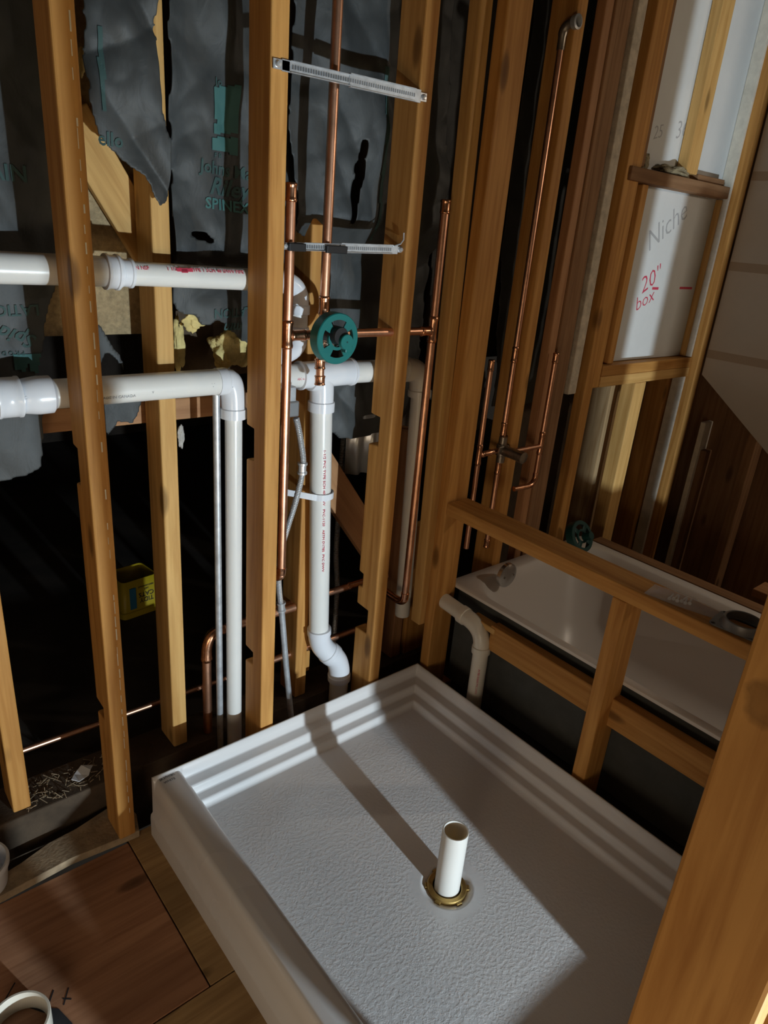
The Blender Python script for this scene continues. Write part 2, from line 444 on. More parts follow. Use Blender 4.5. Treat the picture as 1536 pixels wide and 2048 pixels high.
# ---- half wall between shower and tub
wp = structure('wall_partition')
plank(wp, (1.4665, 1.327, .7515), (1.4665, .16, .7515), (.089, 0, 0), (0, 0, .039), 'fir', 'ledge')['label'] = 'long flat ledge board'
stud(wp, 1.424, 1.511, .709, .749, 0, .731, 'fir', name='post', label='short post under the ledge')
plank(wp, (1.492, 1.135, .388), (1.492, .16, .388), (0, 0, .085), (.036, 0, 0), 'fir', 'ledger')['label'] = 'horizontal board below the tub rim'
plank(wp, atX(948, 1232, 1.488), atX(996, 1262, 1.488), (.036, 0, 0), (0, 0, .020), 'fir_pale', 'wedge')
stud(wp, 1.424, 1.511, .12, .158, 0, 1.9, 'fir')

# ---- near stud wall that the camera looks past; unseen boards added to shade the tub side from the lamp
wn = structure('wall_near')
fgp = stud(wn, .487, .527, .057, .146, 0, TOP, 'fir', label='large dark post close to the camera')
knotted(fgp, 'fir', [(atX(1500, 1352, .487), .021), (atX(1456, 1828, .487), .009), (atX(1424, 1880, .487), .005)])
stud(wn, .636, .679, .057, .146, 0, TOP, 'fir')
bm = prism([(1.03, 0), (1.578, 0), (1.578, 2.4), (1.03, 2.4)], 'y', .06, .10, .002)
recentre_child('shade_board', bm, 'drywall_tan', wn)
recentre_child('shade_board', bm_box((1.5785, .06, 0), (1.70, .10, .53), .002), 'drywall_tan', wn)  # low blocker added to keep the lamp off the far tub rim
recentre_child('shade_board', bm_box((1.7005, .06, 0), (1.820, .10, .478), .002), 'drywall_tan', wn)
recentre_child('shade_board', bm_box((1.668, .02, 0), (1.772, .06, 1.06), .002), 'drywall_tan', wn)  # unseen blocker added to cast the dark band on the niche drywall
recentre_child('shade_board', bm_box((1.820, .02, 0), (2.45, .06, 1.6), .002), 'drywall_tan', wn)

# ---- faucet wall and niche wall (same plane as the wet wall, beyond the half wall)
wt = structure('wall_right')
zl = CAM_Z-.457; zm = CAM_Z-.4185; zt = CAM_Z-.380; zu = CAM_Z+.204
def colstud(pxl, pxr, py, Y, z0, z1, mat, depth=D4, name='stud', label=None, notches=()):
    xl = atY(pxl, py, Y).x; xr = atY(pxr, py, Y).x
    return stud(wt, xl, xr, Y, Y+depth, z0, z1, mat, notches, name, 0, label)
stud(wt, 1.728, 1.770, YF, YFB, .0, TOP, 'fir')
stud(wt, 1.862, 1.898, YF+.012, YF+.045, .0, TOP, 'fir_red')
stud(wt, 1.900, 1.926, YF+.006, YF+.04, .0, TOP, 'fir_old')
stud(wt, 1.930, 1.985, YF+.012, YF+.05, .0, TOP, 'fir_old')
stud(wt, 2.008, 2.052, YF+.01, YF+.05, zy(1150, 790, YF), TOP, 'fir_plaster', name='plaster_strip')
stud(wt, 2.085, 2.134, YF, YF+.04, .0, TOP, 'fir', label='wide stud at the left of the niche')
stud(wt, 2.1345, 2.170, YF+.002, YF+.04, zl, TOP, 'fir')
stud(wt, 2.215, 2.250, YF+.012, 1.411, zt+.002, zu-.002, 'fir')
stud(wt, 2.172, 2.20, YF+.012, 1.411, zu+.045, TOP, 'fir_old')
plank(wt, (2.172, YF+.0445, zl+.019), (2.80, YF+.0445, zl+.019), (0, D4, 0), (0, 0, .038), 'fir_pale', 'blocking')
plank(wt, (2.172, YF+.0445, zm+.019), (2.797, YF+.0445, zm+.019), (0, D4, 0), (0, 0, .038), 'fir', 'blocking')
plank(wt, (2.10, YF+.016, zu+.019), (2.755, YF+.016, zu+.019), (0, .052, 0), (0, 0, .040), 'fir_old', 'blocking')
plank(wt, (2.53, YF+.020, zu+.050), (2.725, YF+.020, zu+.050), (0, .036, 0), (0, 0, .020), 'fir_old', 'blocking')
stud(wt, 2.445, 2.520, YF+.003, 1.411, zu+.055, TOP, 'fir_pale', label='pale stud above the niche block')
stud(wt, 2.798, 2.840, YF-.03, 1.411, .0, TOP, 'fir', label='corner stud beside the grey drywall')
stud(wt, 2.772, 2.781, 1.388, 1.411, zt+.003, zu-.003, 'fir_pale', name='trim_strip', bev=.001)
stud(wt, 2.783, 2.797, 1.370, 1.411, zt+.003, TOP, 'white_wood', name='trim_strip', bev=.001)
dw = box('drywall_panel', (2.18, 1.412, zt+.002), (2.835, 1.424, TOP), 'drywall', wt, .001)
dw['label'] = 'white drywall with pencil and red marker notes'
# old studs seen below the niche
colstud(1198, 1211, 900, 1.47, .0, zl-.002, 'fir_rough')
colstud(1212, 1228, 900, 1.50, .0, zl-.002, 'fir_rough')
colstud(1243, 1263, 900, 1.372, .0, zl-.001, 'fir_pale', .06, label='pale lit stud under the niche sill')
colstud(1284, 1299, 900, 1.50, .0, zl-.04, 'fir_rough')
colstud(1302, 1331, 900, 1.43, .2, zl-.002, 'fir')
colstud(1333, 1346, 900, 1.375, .2, zl-.001, 'white_wood', .05, label='whitewashed stud under the niche sill')
plank(wt, (2.70, 1.56, zl-.055), (2.98, 1.56, zl-.055), (0, .05, 0), (0, 0, .06), 'fir_rough', 'blocking')
box('panel', (2.0, 1.66, 0), (3.6, 1.67, 2.5), 'dirt', wt, 0)

# ---- drywall wall on the far side (runs toward the camera), cut off diagonally
XD = 2.842
wf = structure('wall_far')
c0 = atX(1406, 752, XD); c1 = atX(1560, 938, XD)
pts = [(YF-.035, c0.z+.005), (YF-.035, TOP), (.36, TOP), (.36, c1.z-.35), (c1.y, c1.z), (c0.y, c0.z)]
o = recentre_child('drywall_sheet', prism(pts, 'x', XD, XD+.013, .001), 'drywall_tan', wf); o['label'] = 'grey drywall sheet cut off on a diagonal'
for (pa, pb, hh) in (((1421, 708), (1536, 742), .032), ((1468, 533), (1536, 547), .032), ((1495, 352), (1536, 362), .03)):
    a = atX(*pa, XD); y1 = .36; z = a.z
    recentre_child('joint_tape', bm_box((XD-.0012, y1, z-hh/2), (XD-.0002, YF-.037, z+hh/2), 0), 'tape', wf)
def fstud(px, py, mat, x0=XD+.016, z1=None, wid=.04):
    y = atX(px, py, x0).y
    stud(wf, x0, x0+.07, y-wid/2, y+wid/2, 0, z1 or c0.z+.10, mat)
fstud(1497, 905, 'fir_old', z1=1.05)
fstud(1400, 870, 'white_wood', XD+.03, z1=atX(1395, 845, XD).z, wid=.022)
fstud(1386, 960, 'fir_old', XD+.05, z1=atX(1380, 900, XD).z, wid=.05)
box('panel', (XD+.10, -.2, 0), (XD+.11, 1.60, 2.4), 'fir_old', wf, 0)
plank(wf, (2.30, 1.33, .44), (2.30, .2, .44), (.06, 0, 0), (0, 0, .03), 'fir_old', 'ledger')
plank(wf, (2.50, .78, .43), (2.50, .2, .43), (.10, 0, 0), (0, 0, .03), 'fir_red', 'ledger')

# ================================================================== SHOWER PAN
PX0, PX1, PY0, PY1, PZ = .502, 1.411, .150, 1.3625, .19
def lerp(t, pts):
    for (a, va_), (b_, vb_) in zip(pts, pts[1:]):
        if t <= b_:
            if b_ == a: return vb_
            u = max(0, min(1, (t-a)/(b_-a))); return va_+(vb_-va_)*u
    return pts[-1][1]
WP = [(0, .186), (.0025, .1895), (.007, .190), (.0105, .187), (.013, .157), (.0165, .1515), (.045, .147), (.0475, .144), (.050, .126), (.0535, .1215), (.077, .118), (.0795, .115), (.084, .103), (.092, .0975), (.105, .096)]
TP = [(.5015, .150), (.503, .165), (.507, .177), (.513, .183), (.530, .185), (.564, .184), (.570, .181), (.575, .173), (.585, .118), (.591, .105), (.600, .099), (.615, .097)]
DRX, DRY = .958, .745
def smst(a, b_, t): t = max(0, min(1, (t-a)/(b_-a))); return t*t*(3-2*t)
def pan_z(x, y):
    cx_, cy_ = PX1-2.0, (PY0+PY1)/2; hx, hy = 2.0, (PY1-PY0)/2; rr0 = .055
    qx, qy = abs(x-cx_)-(hx-rr0), abs(y-cy_)-(hy-rr0)
    if x < cx_: qx = -1
    if qx > 0 and qy > 0: d = rr0-math.hypot(qx, qy)
    else: d = rr0-max(qx, qy)
    d = max(d, min(PX1-x, PY1-y, y-PY0) if qx > 0 and qy > 0 else d)
    d = max(d, 0)
    wv = lerp(d, WP); tv = lerp(x, TP) if x < .62 else 0
    dr = math.hypot(x-DRX, y-DRY)
    flo = .0885 + .0105*min(1, dr/.45)
    if dr < .062: flo -= .006*min(1, (.062-dr)/.012)
    if y-PY0 < .12 and d < .1: wv -= .032*smst(.12, .09, y-PY0)
    z = max(wv if d < .1 else 0, tv, flo)
    return z
def grid_axis(lo, hi, fine, step, fstep):
    out = [lo]
    while out[-1] < hi-1e-6:
        t = out[-1]; s = fstep if any(a <= t < b_ for a, b_ in fine) else step
        out.append(min(hi, t+s))
    return out
xs = grid_axis(.5015, PX1, [(.49, .62), (.88, 1.04), (1.29, 1.42)], .013, .0028)
ys = grid_axis(PY0, PY1, [(.15, .26), (.67, .83), (1.25, 1.37)], .013, .0028)
bm = bmesh.new(); cl = bm.loops.layers.color.new('tread')
cols = []
for (x, f) in ((.4925, 0), (.4930, .058), (.4945, .068), (.4995, .074), (.5010, .135)):
    cols.append([bm.verts.new((x, y, f)) for y in ys])
for x in xs: cols.append([bm.verts.new((x, y, pan_z(x, y))) for y in ys])
cols.append([bm.verts.new((PX1, y, 0.0)) for y in ys])
for i in range(len(cols)-1):
    for j in range(len(ys)-1):
        cc = (cols[i][j].co+cols[i+1][j+1].co)/2
        if math.hypot(cc.x-DRX, cc.y-DRY) < .0385: continue
        f = bm.faces.new((cols[i][j], cols[i+1][j], cols[i+1][j+1], cols[i][j+1]))
        for l in f.loops:
            v = l.vert.co
            t = smst(.592, .62, v.x)*smst(.095, .13, PX1-v.x)*smst(.095, .13, PY1-v.y)*smst(.09, .13, v.y-PY0)*smst(.07, .10, math.hypot(v.x-DRX, v.y-DRY))
            l[cl] = (t, t, t, 1)
for j in (0, len(ys)-1):
    edge = [c[j] for c in cols[1:-1]]
    low = [bm.verts.new((v.co.x, v.co.y, 0)) for v in edge]
    for i in range(len(edge)-1):
        bm.faces.new((edge[i], edge[i+1], low[i+1], low[i]))
bmesh.ops.recalc_face_normals(bm, faces=bm.faces)
pan = obj('shower_pan', bm, 'acrylic'); smooth_obj(pan, 55)
tag(pan, 'white shower pan with stepped rim on the plywood floor', 'shower pan')
onpan = lambda c: Vector((c.x, c.y, pan_z(c.x, c.y)+.0009))
lettering('SK37H78C', .0105, (.5345, 1.3435, .19), (1, 0, 0), (0, 1, 0), 'ink', pan, sx=.85, warp=onpan, fat=.012)
lettering('WHITE', .0100, (.5345, 1.3285, .19), (1, 0, 0), (0, 1, 0), 'ink', pan, sx=.95, warp=onpan, fat=.012)

# drain: brass ring nut in the pan, with a loose pipe standing in it
dr = thing('drain_ring', 'brass drain ring in the middle of the shower pan', 'drain', (DRX, DRY, .083))
def lathe(prof, seg=40, c=(0, 0, 0), ax='z'):
    bm = bmesh.new(); rings = []
    for r_, h in prof:
        ring = []
        for k in range(seg):
            a = 2*PI*k/seg
            p = (r_*math.cos(a), r_*math.sin(a), h)
            if ax == 'y': p = (p[0], -p[2], p[1])
            if ax == 'x': p = (p[2], p[0], p[1])
            ring.append(bm.verts.new(Vector(p)+Vector(c)))
        rings.append(ring)
    for a, b_ in zip(rings, rings[1:]):
        for k in range(seg): bm.faces.new((a[k], a[(k+1) % seg], b_[(k+1) % seg], b_[k]))
    bmesh.ops.recalc_face_normals(bm, faces=bm.faces)
    return bm
smooth_obj(obj('collar', lathe([(.034, -.02), (.034, .007), (.036, .009), (.045, .009), (.047, .007), (.047, -.004)]), 'brass', dr), 35)
for k in range(6):
    a = 2*PI*k/6+.35
    bm = bm_box((.0435, -.007, -.003), (.0525, .007, .0075), .0015); bm.transform(Matrix.Rotation(a, 4, 'Z')); obj('lug', bm, 'brass', dr)
smooth_obj(obj('drain_cup', lathe([(.0335, .004), (.0335, -.045), (.02, -.05), (.001, -.05)]), 'black', dr), 35)
dp = thing('drain_pipe', 'short white pipe standing upright in the brass drain', 'pipe', (DRX, DRY, .05))
smooth_obj(obj('tube', lathe([(.0262, 0), (.0300, 0), (.0302, .2135), (.0296, .2150), (.0272, .2150), (.0264, .2140), (.0262, 0)], 40), 'pvc_thin', dp), 35)

# ================================================================== TUB
TX0, TX1, TY0, TY1, TZ = 1.5135, 2.235, .115, 1.362, .470
bm = bmesh.new()
def rrect(x0, x1, y0, y1, r_, n=8):
    out = []
    for cx_, cy_, a0 in ((x1-r_, y1-r_, 0), (x0+r_, y1-r_, PI/2), (x0+r_, y0+r_, PI), (x1-r_, y0+r_, 1.5*PI)):
        for i in range(n+1):
            a = a0+PI/2*i/n; out.append((cx_+r_*math.cos(a), cy_+r_*math.sin(a)))
    return out
loops = []
for ins, z, r_, endx in ((.018, TZ-.014, .012, 0), (0, TZ-.012, .012, 0), (0, TZ-.003, .014, 0), (.003, TZ, .016, 0), (.022, TZ+.001, .10, .03), (.027, TZ-.004, .12, .035), (.034, TZ-.03, .14, .04), (.075, TZ-.22, .16, .09), (.12, TZ-.32, .14, .14), (.18, TZ-.35, .10, .2)):
    pp = rrect(TX0+ins, TX1-ins*1.9, TY0+ins+endx, TY1-ins-endx*.9, r_ if r_ else .01)
    loops.append([bm.verts.new((x, y, z)) for x, y in pp])
for a, b_ in zip(loops, loops[1:]):
    n = len(a)
    for k in range(n): bm.faces.new((a[k], a[(k+1) % n], b_[(k+1) % n], b_[k]))
bm.faces.new(loops[-1])
bmesh.ops.recalc_face_normals(bm, faces=bm.faces)
tubo = obj('bathtub', bm, 'tub'); smooth_obj(tubo, 45); tag(tubo, 'white bathtub behind the half wall', 'bathtub')
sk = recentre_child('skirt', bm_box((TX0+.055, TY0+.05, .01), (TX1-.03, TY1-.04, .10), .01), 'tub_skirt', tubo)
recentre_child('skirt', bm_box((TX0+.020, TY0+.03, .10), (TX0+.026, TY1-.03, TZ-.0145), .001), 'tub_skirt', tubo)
ov = atY(1013, 1150, 1.262)
ovp = smooth_obj(recentre_child('overflow_plate', lathe([(.0, .011), (.036, .010), (.0415, .007), (.0425, -.006)], 32, ov, 'y'), 'chrome', tubo), 30); ovp['label'] = 'round chrome overflow plate'
for s in (-1, 1):
    recentre_child('screw', lathe([(.0, .0125), (.004, .012), (.0045, .009)], 12, ov+Vector((s*.022, 0, 0)), 'y'), 'greybrass', ovp)

# ================================================================== PVC RUNS
YU, YL = 1.4835, 1.4895
def pt(px, py, Y): return atY(px, py, Y)
zu0 = 1.3855
up = thing('vent_pipe', 'upper white horizontal vent pipe ending in a U bend', 'pipe', (.5, YU, zu0))
r15, r2 = .0242, .0302
xC0, xC1 = atY(208, 545, YU).x, atY(263, 549, YU).x
xb = .975
pipe('pipe', up, [(-.6, YU, zu0+.012), (xC0+.01, YU, zu0+.002)], r15+.005, 'pvc')
hub('coupling', up, (xC0, YU, zu0+.002), (xC0+.028, YU, zu0+.001), r15+.0085, 'pvc_fit')
hub('coupling', up, (xC0+.028, YU, zu0+.001), (xC1, YU, zu0), r15+.003, 'pvc_fit')
pipe('pipe', up, [(xC1-.01, YU, zu0), (xb-.07, YU, zu0-.008)], r15, 'pvc')
elbow('elbow', up, (xb-.085, YU, zu0-.009), (xb, YU, zu0-.01), (xb, YU, zu0-.085), r15+.0015, 'pvc_fit')
pipe('pipe', up, [(xb, YU, zu0-.075), (xb, YU, zu0-.130)], r15, 'pvc')
elbow('elbow', up, (xb, YU, zu0-.115), (xb, YU, zu0-.178), (xb-.085, YU, zu0-.182), r15+.0015, 'pvc_fit')
y = YU-r15-.0003
lettering('1 1/2 PVC TYPE 1 SCH 40 DWV PIPE', .0105, (atY(415, 549, y).x, y+.0032, zu0+.0115), (1, 0, -.012), (0, .45, .9), 'red_ink', up, sx=1.1)
lettering('IN NSF', .0105, (atY(285, 541, y).x, y+.0032, zu0+.0125), (1, 0, 0), (0, .45, .9), 'red_ink', up)
bm = bmesh.new(); bm_box((-.018, -.0002, -.0035), (.018, .0002, .0035), 0, bm=bm); bm_box((-.008, -.0002, -.006), (.006, .0002, .002), 0, bm=bm)
o = obj('primer_stain', bm, 'red_ink'); o.location = (atY(371, 541, y).x, y+.0022, zu0+.0115); o.rotation_euler = (-.45, 0, 0); child(o, up)
lettering('MADE IN USA', .006, (atY(435, 577, y).x, y+.0035, zu0-.0135), (1, 0, 0), (0, -.5, .9), 'pencil', up)

zl0 = 1.147
lo = thing('branch_drain', 'lower white drain pipe at left turning down at an elbow', 'pipe', (.5, YL, zl0))
xa = [atY(p, 795, YL).x for p in (-60, 0, 40, 75, 108)]
pipe('pipe', lo, [(-.5, YL, zl0), (xa[1]+.01, YL, zl0)], r2+.004, 'pvc')
hub('coupling', lo, (xa[1]-.01, YL, zl0), (xa[2], YL, zl0), .0395, 'pvc_fit', .0015)
smooth_obj(recentre_child('reducer', sweep([(xa[2], YL, zl0), (xa[2]+.004, YL, zl0), (xa[3]-.008, YL, zl0), (xa[3], YL, zl0), (xa[4]-.006, YL, zl0), (xa[4], YL, zl0)], [.030, .0345, .0375, .0385, .0380, .031], 28), 'pvc_fit', lo), 40)
xe = atY(432, 765, YL).x; xv = .802
pipe('pipe', lo, [(xa[4]-.01, YL, zl0), (xe+.015, YL, zl0)], r2, 'pvc')
elbow('elbow', lo, (xe, YL, zl0), (xv, YL, zl0), (xv, YL, zl0-.092), r2-.001, 'pvc_fit', .024)
pipe('pipe', lo, [(xv, YL, zl0-.08), (xv, YL, .05)], .0215, 'pvc')
y = YL-r2-.0003
lettering('MADE IN CANADA', .009, (atY(236, 782, y).x, y+.0015, zl0-.010), (1, 0, 0), (0, -.3, .9), 'pencil', lo)
lettering('V', .013, (atY(306, 774, y).x, y+.001, zl0-.004), (1, 0, 0), (0, 0, 1), 'pencil', lo)
lettering('V', .013, (atY(427, 766, y).x, y+.001, zl0-.001), (1, 0, 0), (0, 0, 1), 'pencil', lo)
lettering('C', .009, (atY(50, 787, YL-.038).x, YL-.0388, zl0+.006), (1, 0, 0), (0, 0, 1), 'pencil', lo)

dt = thing('drain_stack', 'white drain pipe with tee and long vertical drop behind the valve', 'pipe', (1.06, YL, zl0))
xt = 1.062
pipe('pipe', dt, [(.858, YL+.002, zl0-.001), (xt-.06, YL, zl0)], r2, 'pvc')
hub('tee', dt, (xt-.075, YL, zl0), (xt+.095, YL, zl0), r2+.0045, 'pvc_fit', .0025)
elbow('tee_branch', dt, (xt-.04, YL, zl0-.005), (xt, YL, zl0-.01), (xt, YL, zl0-.10), r2+.002, 'pvc_fit', .026, .004)
pipe('pipe', dt, [(xt+.06, YL, zl0), (1.37, YL, zl0-.006)], r2, 'pvc')
zb = zy(640, 1262, YL)
pipe('pipe', dt, [(xt, YL, zl0-.085), (xt+.030, YL, zb)], r2, 'pvc')
xq = xt+.031
elbow('elbow', dt, (xq, YL, zb+.012), (xq+.004, YL, zb-.05), (xq+.045, YL-.012, zb-.095), r2+.004, 'pvc_fit', .02)
elbow('elbow', dt, (xq+.036, YL-.010, zb-.084), (xq+.076, YL-.014, zb-.13), (xq+.080, YL-.014, zb-.20), r2+.004, 'pvc_fit', .02)
pipe('pipe', dt, [(xq+.080, YL-.014, zb-.17), (xq+.080, YL-.014, .0)], r2, 'pvc_cream')
elbow('elbow', dt, (1.345, YL, zl0-.006), (1.415, YL, zl0-.006), (1.418, YL, zl0-.09), r2+.002, 'pvc_cream', .02)
pipe('pipe', dt, [(1.418, YL, zl0-.08), (1.440, YL, .30)], .0255, 'pvc_cream')
y = YL-r2-.0003
lettering('2 PVC SCH 40 DWV', .0085, (atY(708, 750, y).x, y+.001, zl0-.002), (1, 0, 0), (0, 0, 1), 'red_ink', dt, sx=.8)
lettering('ABC 40', .0085, (atY(603, 752, y).x, y+.001, zl0-.002), (1, 0, 0), (0, 0, 1), 'red_ink', dt, sx=.8)
o = lettering('1-1/2 PVC TYPE SCH 40 DWV   PVC-1120   ASTM D1785  PVC DWV', .0095, (xt+.0045, YL-.0302, .76), (.041, 0, -1), (.98, -.19, 0), 'red_ink', dt, sx=1.35)
# strap hanger
sh = thing('pipe_strap', 'white plastic strap looped around the vertical drain pipe', 'strap', (xt+.012, YL, .80))
zs = atY(640, 988, YL).z
bm = bmesh.new(); path = []
cxs = xt+.0125
for i in range(19):
    a = math.radians(200-235*i/18); path.append((cxs+.0345*math.cos(a), YL-.0345*abs(math.sin(a))*1.0 if i else YL))
path = [(cxs-.115, YL+.030), (cxs-.075, YL-.0015), (cxs-.045, YL-.022)]+[(cxs+.0345*math.cos(math.radians(a)), YL+.0345*math.sin(math.radians(a))) for a in range(215, 385, 12)]
vs = []
for i, (x, y) in enumerate(path):
    zz = zs+.018*max(0, (3-i)/3) if i < 3 else zs
    vs.append((bm.verts.new((x, y, zz-.009)), bm.verts.new((x, y, zz+.009))))
for a, b_ in zip(vs, vs[1:]): bm.faces.new((a[0], b_[0], b_[1], a[1]))
o = obj('band', bm, 'pvc_fit'); md = o.modifiers.new('thick', 'SOLIDIFY'); md.thickness = .0035; md.offset = 0
child(o, sh)
for q in ((-.108, .0245), (-.082, .0035)):
    o = recentre_child('strap_hole', lathe([(0, .0), (.004, .0)], 12, (cxs+q[0], YL+q[1]-.004, zs+.014), 'y'), 'black', sh)

tr = thing('trap_arm', 'cream drain pipe bending down beside the half wall post', 'pipe', (1.47, 1.2, .3))
p0 = Vector((1.468, 1.333, .422)); p1 = Vector((1.468, 1.235, .414)); pc = Vector((1.468, 1.158, .409)); p2 = Vector((1.468, 1.153, .335))
pipe('pipe', tr, [p0, p1+Vector((0, -.01, 0))], .0245, 'pvc_cream')
elbow('elbow', tr, p1+Vector((0, .018, 0)), pc, p2+Vector((0, 0, -.01)), .0262, 'pvc_cream', .022)
pipe('pipe', tr, [p2+Vector((0, 0, .01)), (1.466, 1.149, .03)], .0245, 'pvc_cream')
lettering('A1785 D2665 PVC DWV PIPE', .0088, (1.4672-.0175, 1.152-.0175, .225), (0, 0, -1), (1, -1, 0), 'red_ink', tr)

# ================================================================== COPPER
YC = 1.40
rc = .0112
vz = CAM_Z-.246
vx = 1.004
sv = thing('shower_valve', 'shower valve with round green plastic guard and copper risers', 'valve', (vx, YC, vz))
lx = atY(575, 660, YC).x; mx_ = .993; rx = atY(865, 660, YC).x
zlt, zlb = atY(580, 368, YC).z, atY(565, 1150, YC).z
zrt, zrb = atY(887, 402, YC).z, atY(815, 1198, YC).z
pipe('copper_pipe', sv, [(lx, YC, zlb), (lx, YC, zlt)], rc, 'copper')
cu_fit('cap', sv, (lx, YC, zlt-.035), (lx, YC, zlt+.004), rc)
cu_fit('tee', sv, (lx, YC, vz-.030), (lx, YC, vz+.036), rc)
cu_fit('tee', sv, (lx+.008, YC, vz), (lx+.05, YC, vz), rc)
smooth_obj(recentre_child('elbow', sweep([(lx, YC, zlb+.024), (lx, YC, zlb+.02)]+arc3((lx, YC, zlb+.016), (lx, YC, zlb-.010), (lx-.004, YC+.028, zlb-.012))+[(lx-.006, YC+.05, zlb-.013)], [rc*1.25]+[rc*1.15]*11, 16), 'copper_fit', sv))
pipe('copper_pipe', sv, [(mx_, YC, vz+.02), (mx_, YC, TOP)], rc, 'copper')
cu_fit('coupling', sv, (mx_, YC, vz+.045), (mx_, YC, vz+.09), rc)
pipe('copper_pipe', sv, [(vx-.018, YC-.004, vz-.02), (vx-.022, YC-.012, vz-.118)], rc*.92, 'copper')
cu_fit('coupling', sv, (vx-.02, YC-.006, vz-.056), (vx-.0205, YC-.008, vz-.082), rc)
cu_fit('cap', sv, (vx-.021, YC-.010, vz-.096), (vx-.022, YC-.012, vz-.120), rc)
pipe('copper_pipe', sv, [(vx+.02, YC-.004, vz+.002), (rx, YC, vz)], rc*.95, 'copper')
pipe('copper_pipe', sv, [(lx, YC, vz), (vx, YC, vz)], rc, 'copper')
pipe('copper_pipe', sv, [(rx, YC, zrb), (rx, YC, zrt)], rc, 'copper')
cu_fit('cap', sv, (rx, YC, zrt-.03), (rx, YC, zrt+.004), rc)
cu_fit('tee', sv, (rx, YC, vz-.032), (rx, YC, vz+.040), rc)
cu_fit('tee', sv, (rx-.045, YC, vz), (rx-.008, YC, vz), rc)
smooth_obj(recentre_child('elbow', sweep([(rx, YC, zrb+.026)]+arc3((rx, YC, zrb+.018), (rx, YC, zrb-.012), (rx, YC+.03, zrb-.014))+[(rx, YC+.11, zrb-.012)], [rc*1.25]+[rc*1.15]*9+[rc], 16), 'copper_fit', sv))
# plug brass body and the green guard (axis toward the room)
smooth_obj(recentre_child('valve_body', sweep([(vx, YC+.02, vz), (vx, YC+.018, vz), (vx, YC-.028, vz), (vx, YC-.03, vz)], [.018, .026, .026, .018], 20), 'greybrass', sv))
gy = 1.352
gc = Vector((vx-.013, gy, vz))
guard = recentre_child('guard', lathe([(.0440, .018), (.0572, .018), (.0590, .016), (.0595, -.012), (.0570, -.012), (.0560, .014), (.0440, .014), (.0440, .018)], 48, gc, 'y'), 'green', sv)
smooth_obj(guard, 35); guard['label'] = 'round green plastic guard'
smooth_obj(recentre_child('hub_ring', lathe([(.0195, .017), (.0265, .017), (.0270, .010), (.0190, .010), (.0195, .017)], 32, gc, 'y'), 'green', guard), 35)
for k, (a, wd) in enumerate(((45, 30), (135, 30), (225, 34), (315, 40))):
    bm = bmesh.new(); n = 6; a0 = math.radians(a-wd/2); a1 = math.radians(a+wd/2)
    for i in range(n):
        t0, t1 = a0+(a1-a0)*i/n, a0+(a1-a0)*(i+1)/n
        q = [(r_*math.cos(t), r_*math.sin(t)) for r_, t in ((.0255, t0), (.046, t0), (.046, t1), (.0255, t1))]
        fr = [bm.verts.new((gc.x+u, gy-.0178, gc.z+v)) for u, v in q]; bk = [bm.verts.new((gc.x+u, gy-.0135, gc.z+v)) for u, v in q]
        bm.faces.new(fr); bm.faces.new(bk[::-1])
        for e in range(4): bm.faces.new((fr[e], bk[e], bk[(e+1) % 4], fr[(e+1) % 4]))
    bmesh.ops.recalc_face_normals(bm, faces=bm.faces)
    recentre_child('spoke', bm, 'green', guard)
smooth_obj(recentre_child('stem', lathe([(.0, .036), (.0195, .036), (.021, .033), (.021, .0), (.022, -.02)], 28, gc+Vector((-.004, 0, .009)), 'y'), 'black', sv), 35)
smooth_obj(recentre_child('cap_disc', lathe([(.0, .046), (.0165, .046), (.0178, .0445), (.0178, .034), (.0, .034)], 28, gc+Vector((.006, 0, -.003)), 'y'), 'green', guard), 35)
recentre_child('rib', bm_box(gc+Vector((.010, -.036, -.030)), gc+Vector((.030, -.016, -.014)), .002), 'green', guard)
o = recentre_child('dimple', lathe([(.0, .0468), (.0022, .0466), (.0026, .045)], 12, gc+Vector((.006, 0, -.003)), 'y'), 'green_dark', guard)

def copper_line(name, label, pts, r_, fits=(), mat='copper'):
    t = thing(name, label, 'pipe', Vector(pts[0]))
    pipe('copper_pipe', t, pts, r_, mat)
    for a, b_ in fits: cu_fit('coupling', t, a, b_, r_)
    return t
a = atY(-40, 1531, 1.66); b2 = atY(465, 1352, 1.66)
copper_line('copper_line', 'thin copper pipe running low behind the studs at left', [a, b2], .0085, [(atY(392, 1379, 1.66), atY(412, 1371, 1.66))])
zz = atY(655, 1185, 1.565).z
copper_line('copper_line', 'upper copper pipe crossing behind the drain stack', [(.965, 1.565, zz), (1.42, 1.565, zz-.004)], .0112, [((1.25, 1.565, zz-.001), (1.34, 1.565, zz-.003))])
zz = atY(655, 1280, 1.565).z
copper_line('copper_line', 'lower copper pipe crossing behind the drain stack', [(.90, 1.565, zz), (1.36, 1.565, zz)], .0112)
YD = 1.537
t = thing('copper_drain', 'thick copper pipe with a long bend beside the grey conduit', 'pipe', (.74, YD, .06))
b2, c = atY(413, 1315, YD), atY(470, 1250, YD)
pipe('copper_pipe', t, [(b2.x, YD, .10), b2], .0132, 'copper')
corner = Vector((b2.x, YD, c.z))
smooth_obj(recentre_child('bend', sweep([b2-Vector((0, 0, .012)), b2-Vector((0, 0, .006)), b2]+arc3(b2+Vector((0, 0, .01)), corner, Vector((b2.x+.045, YD, c.z)))+[Vector((b2.x+.052, YD, c.z))], [.0134, .0170, .0170]+[.0152]*9+[.0170], 18), 'copper_fit', t))
pipe('copper_pipe', t, [(b2.x+.045, YD, c.z), (1.03, YD, c.z-.002)], .0132, 'copper')

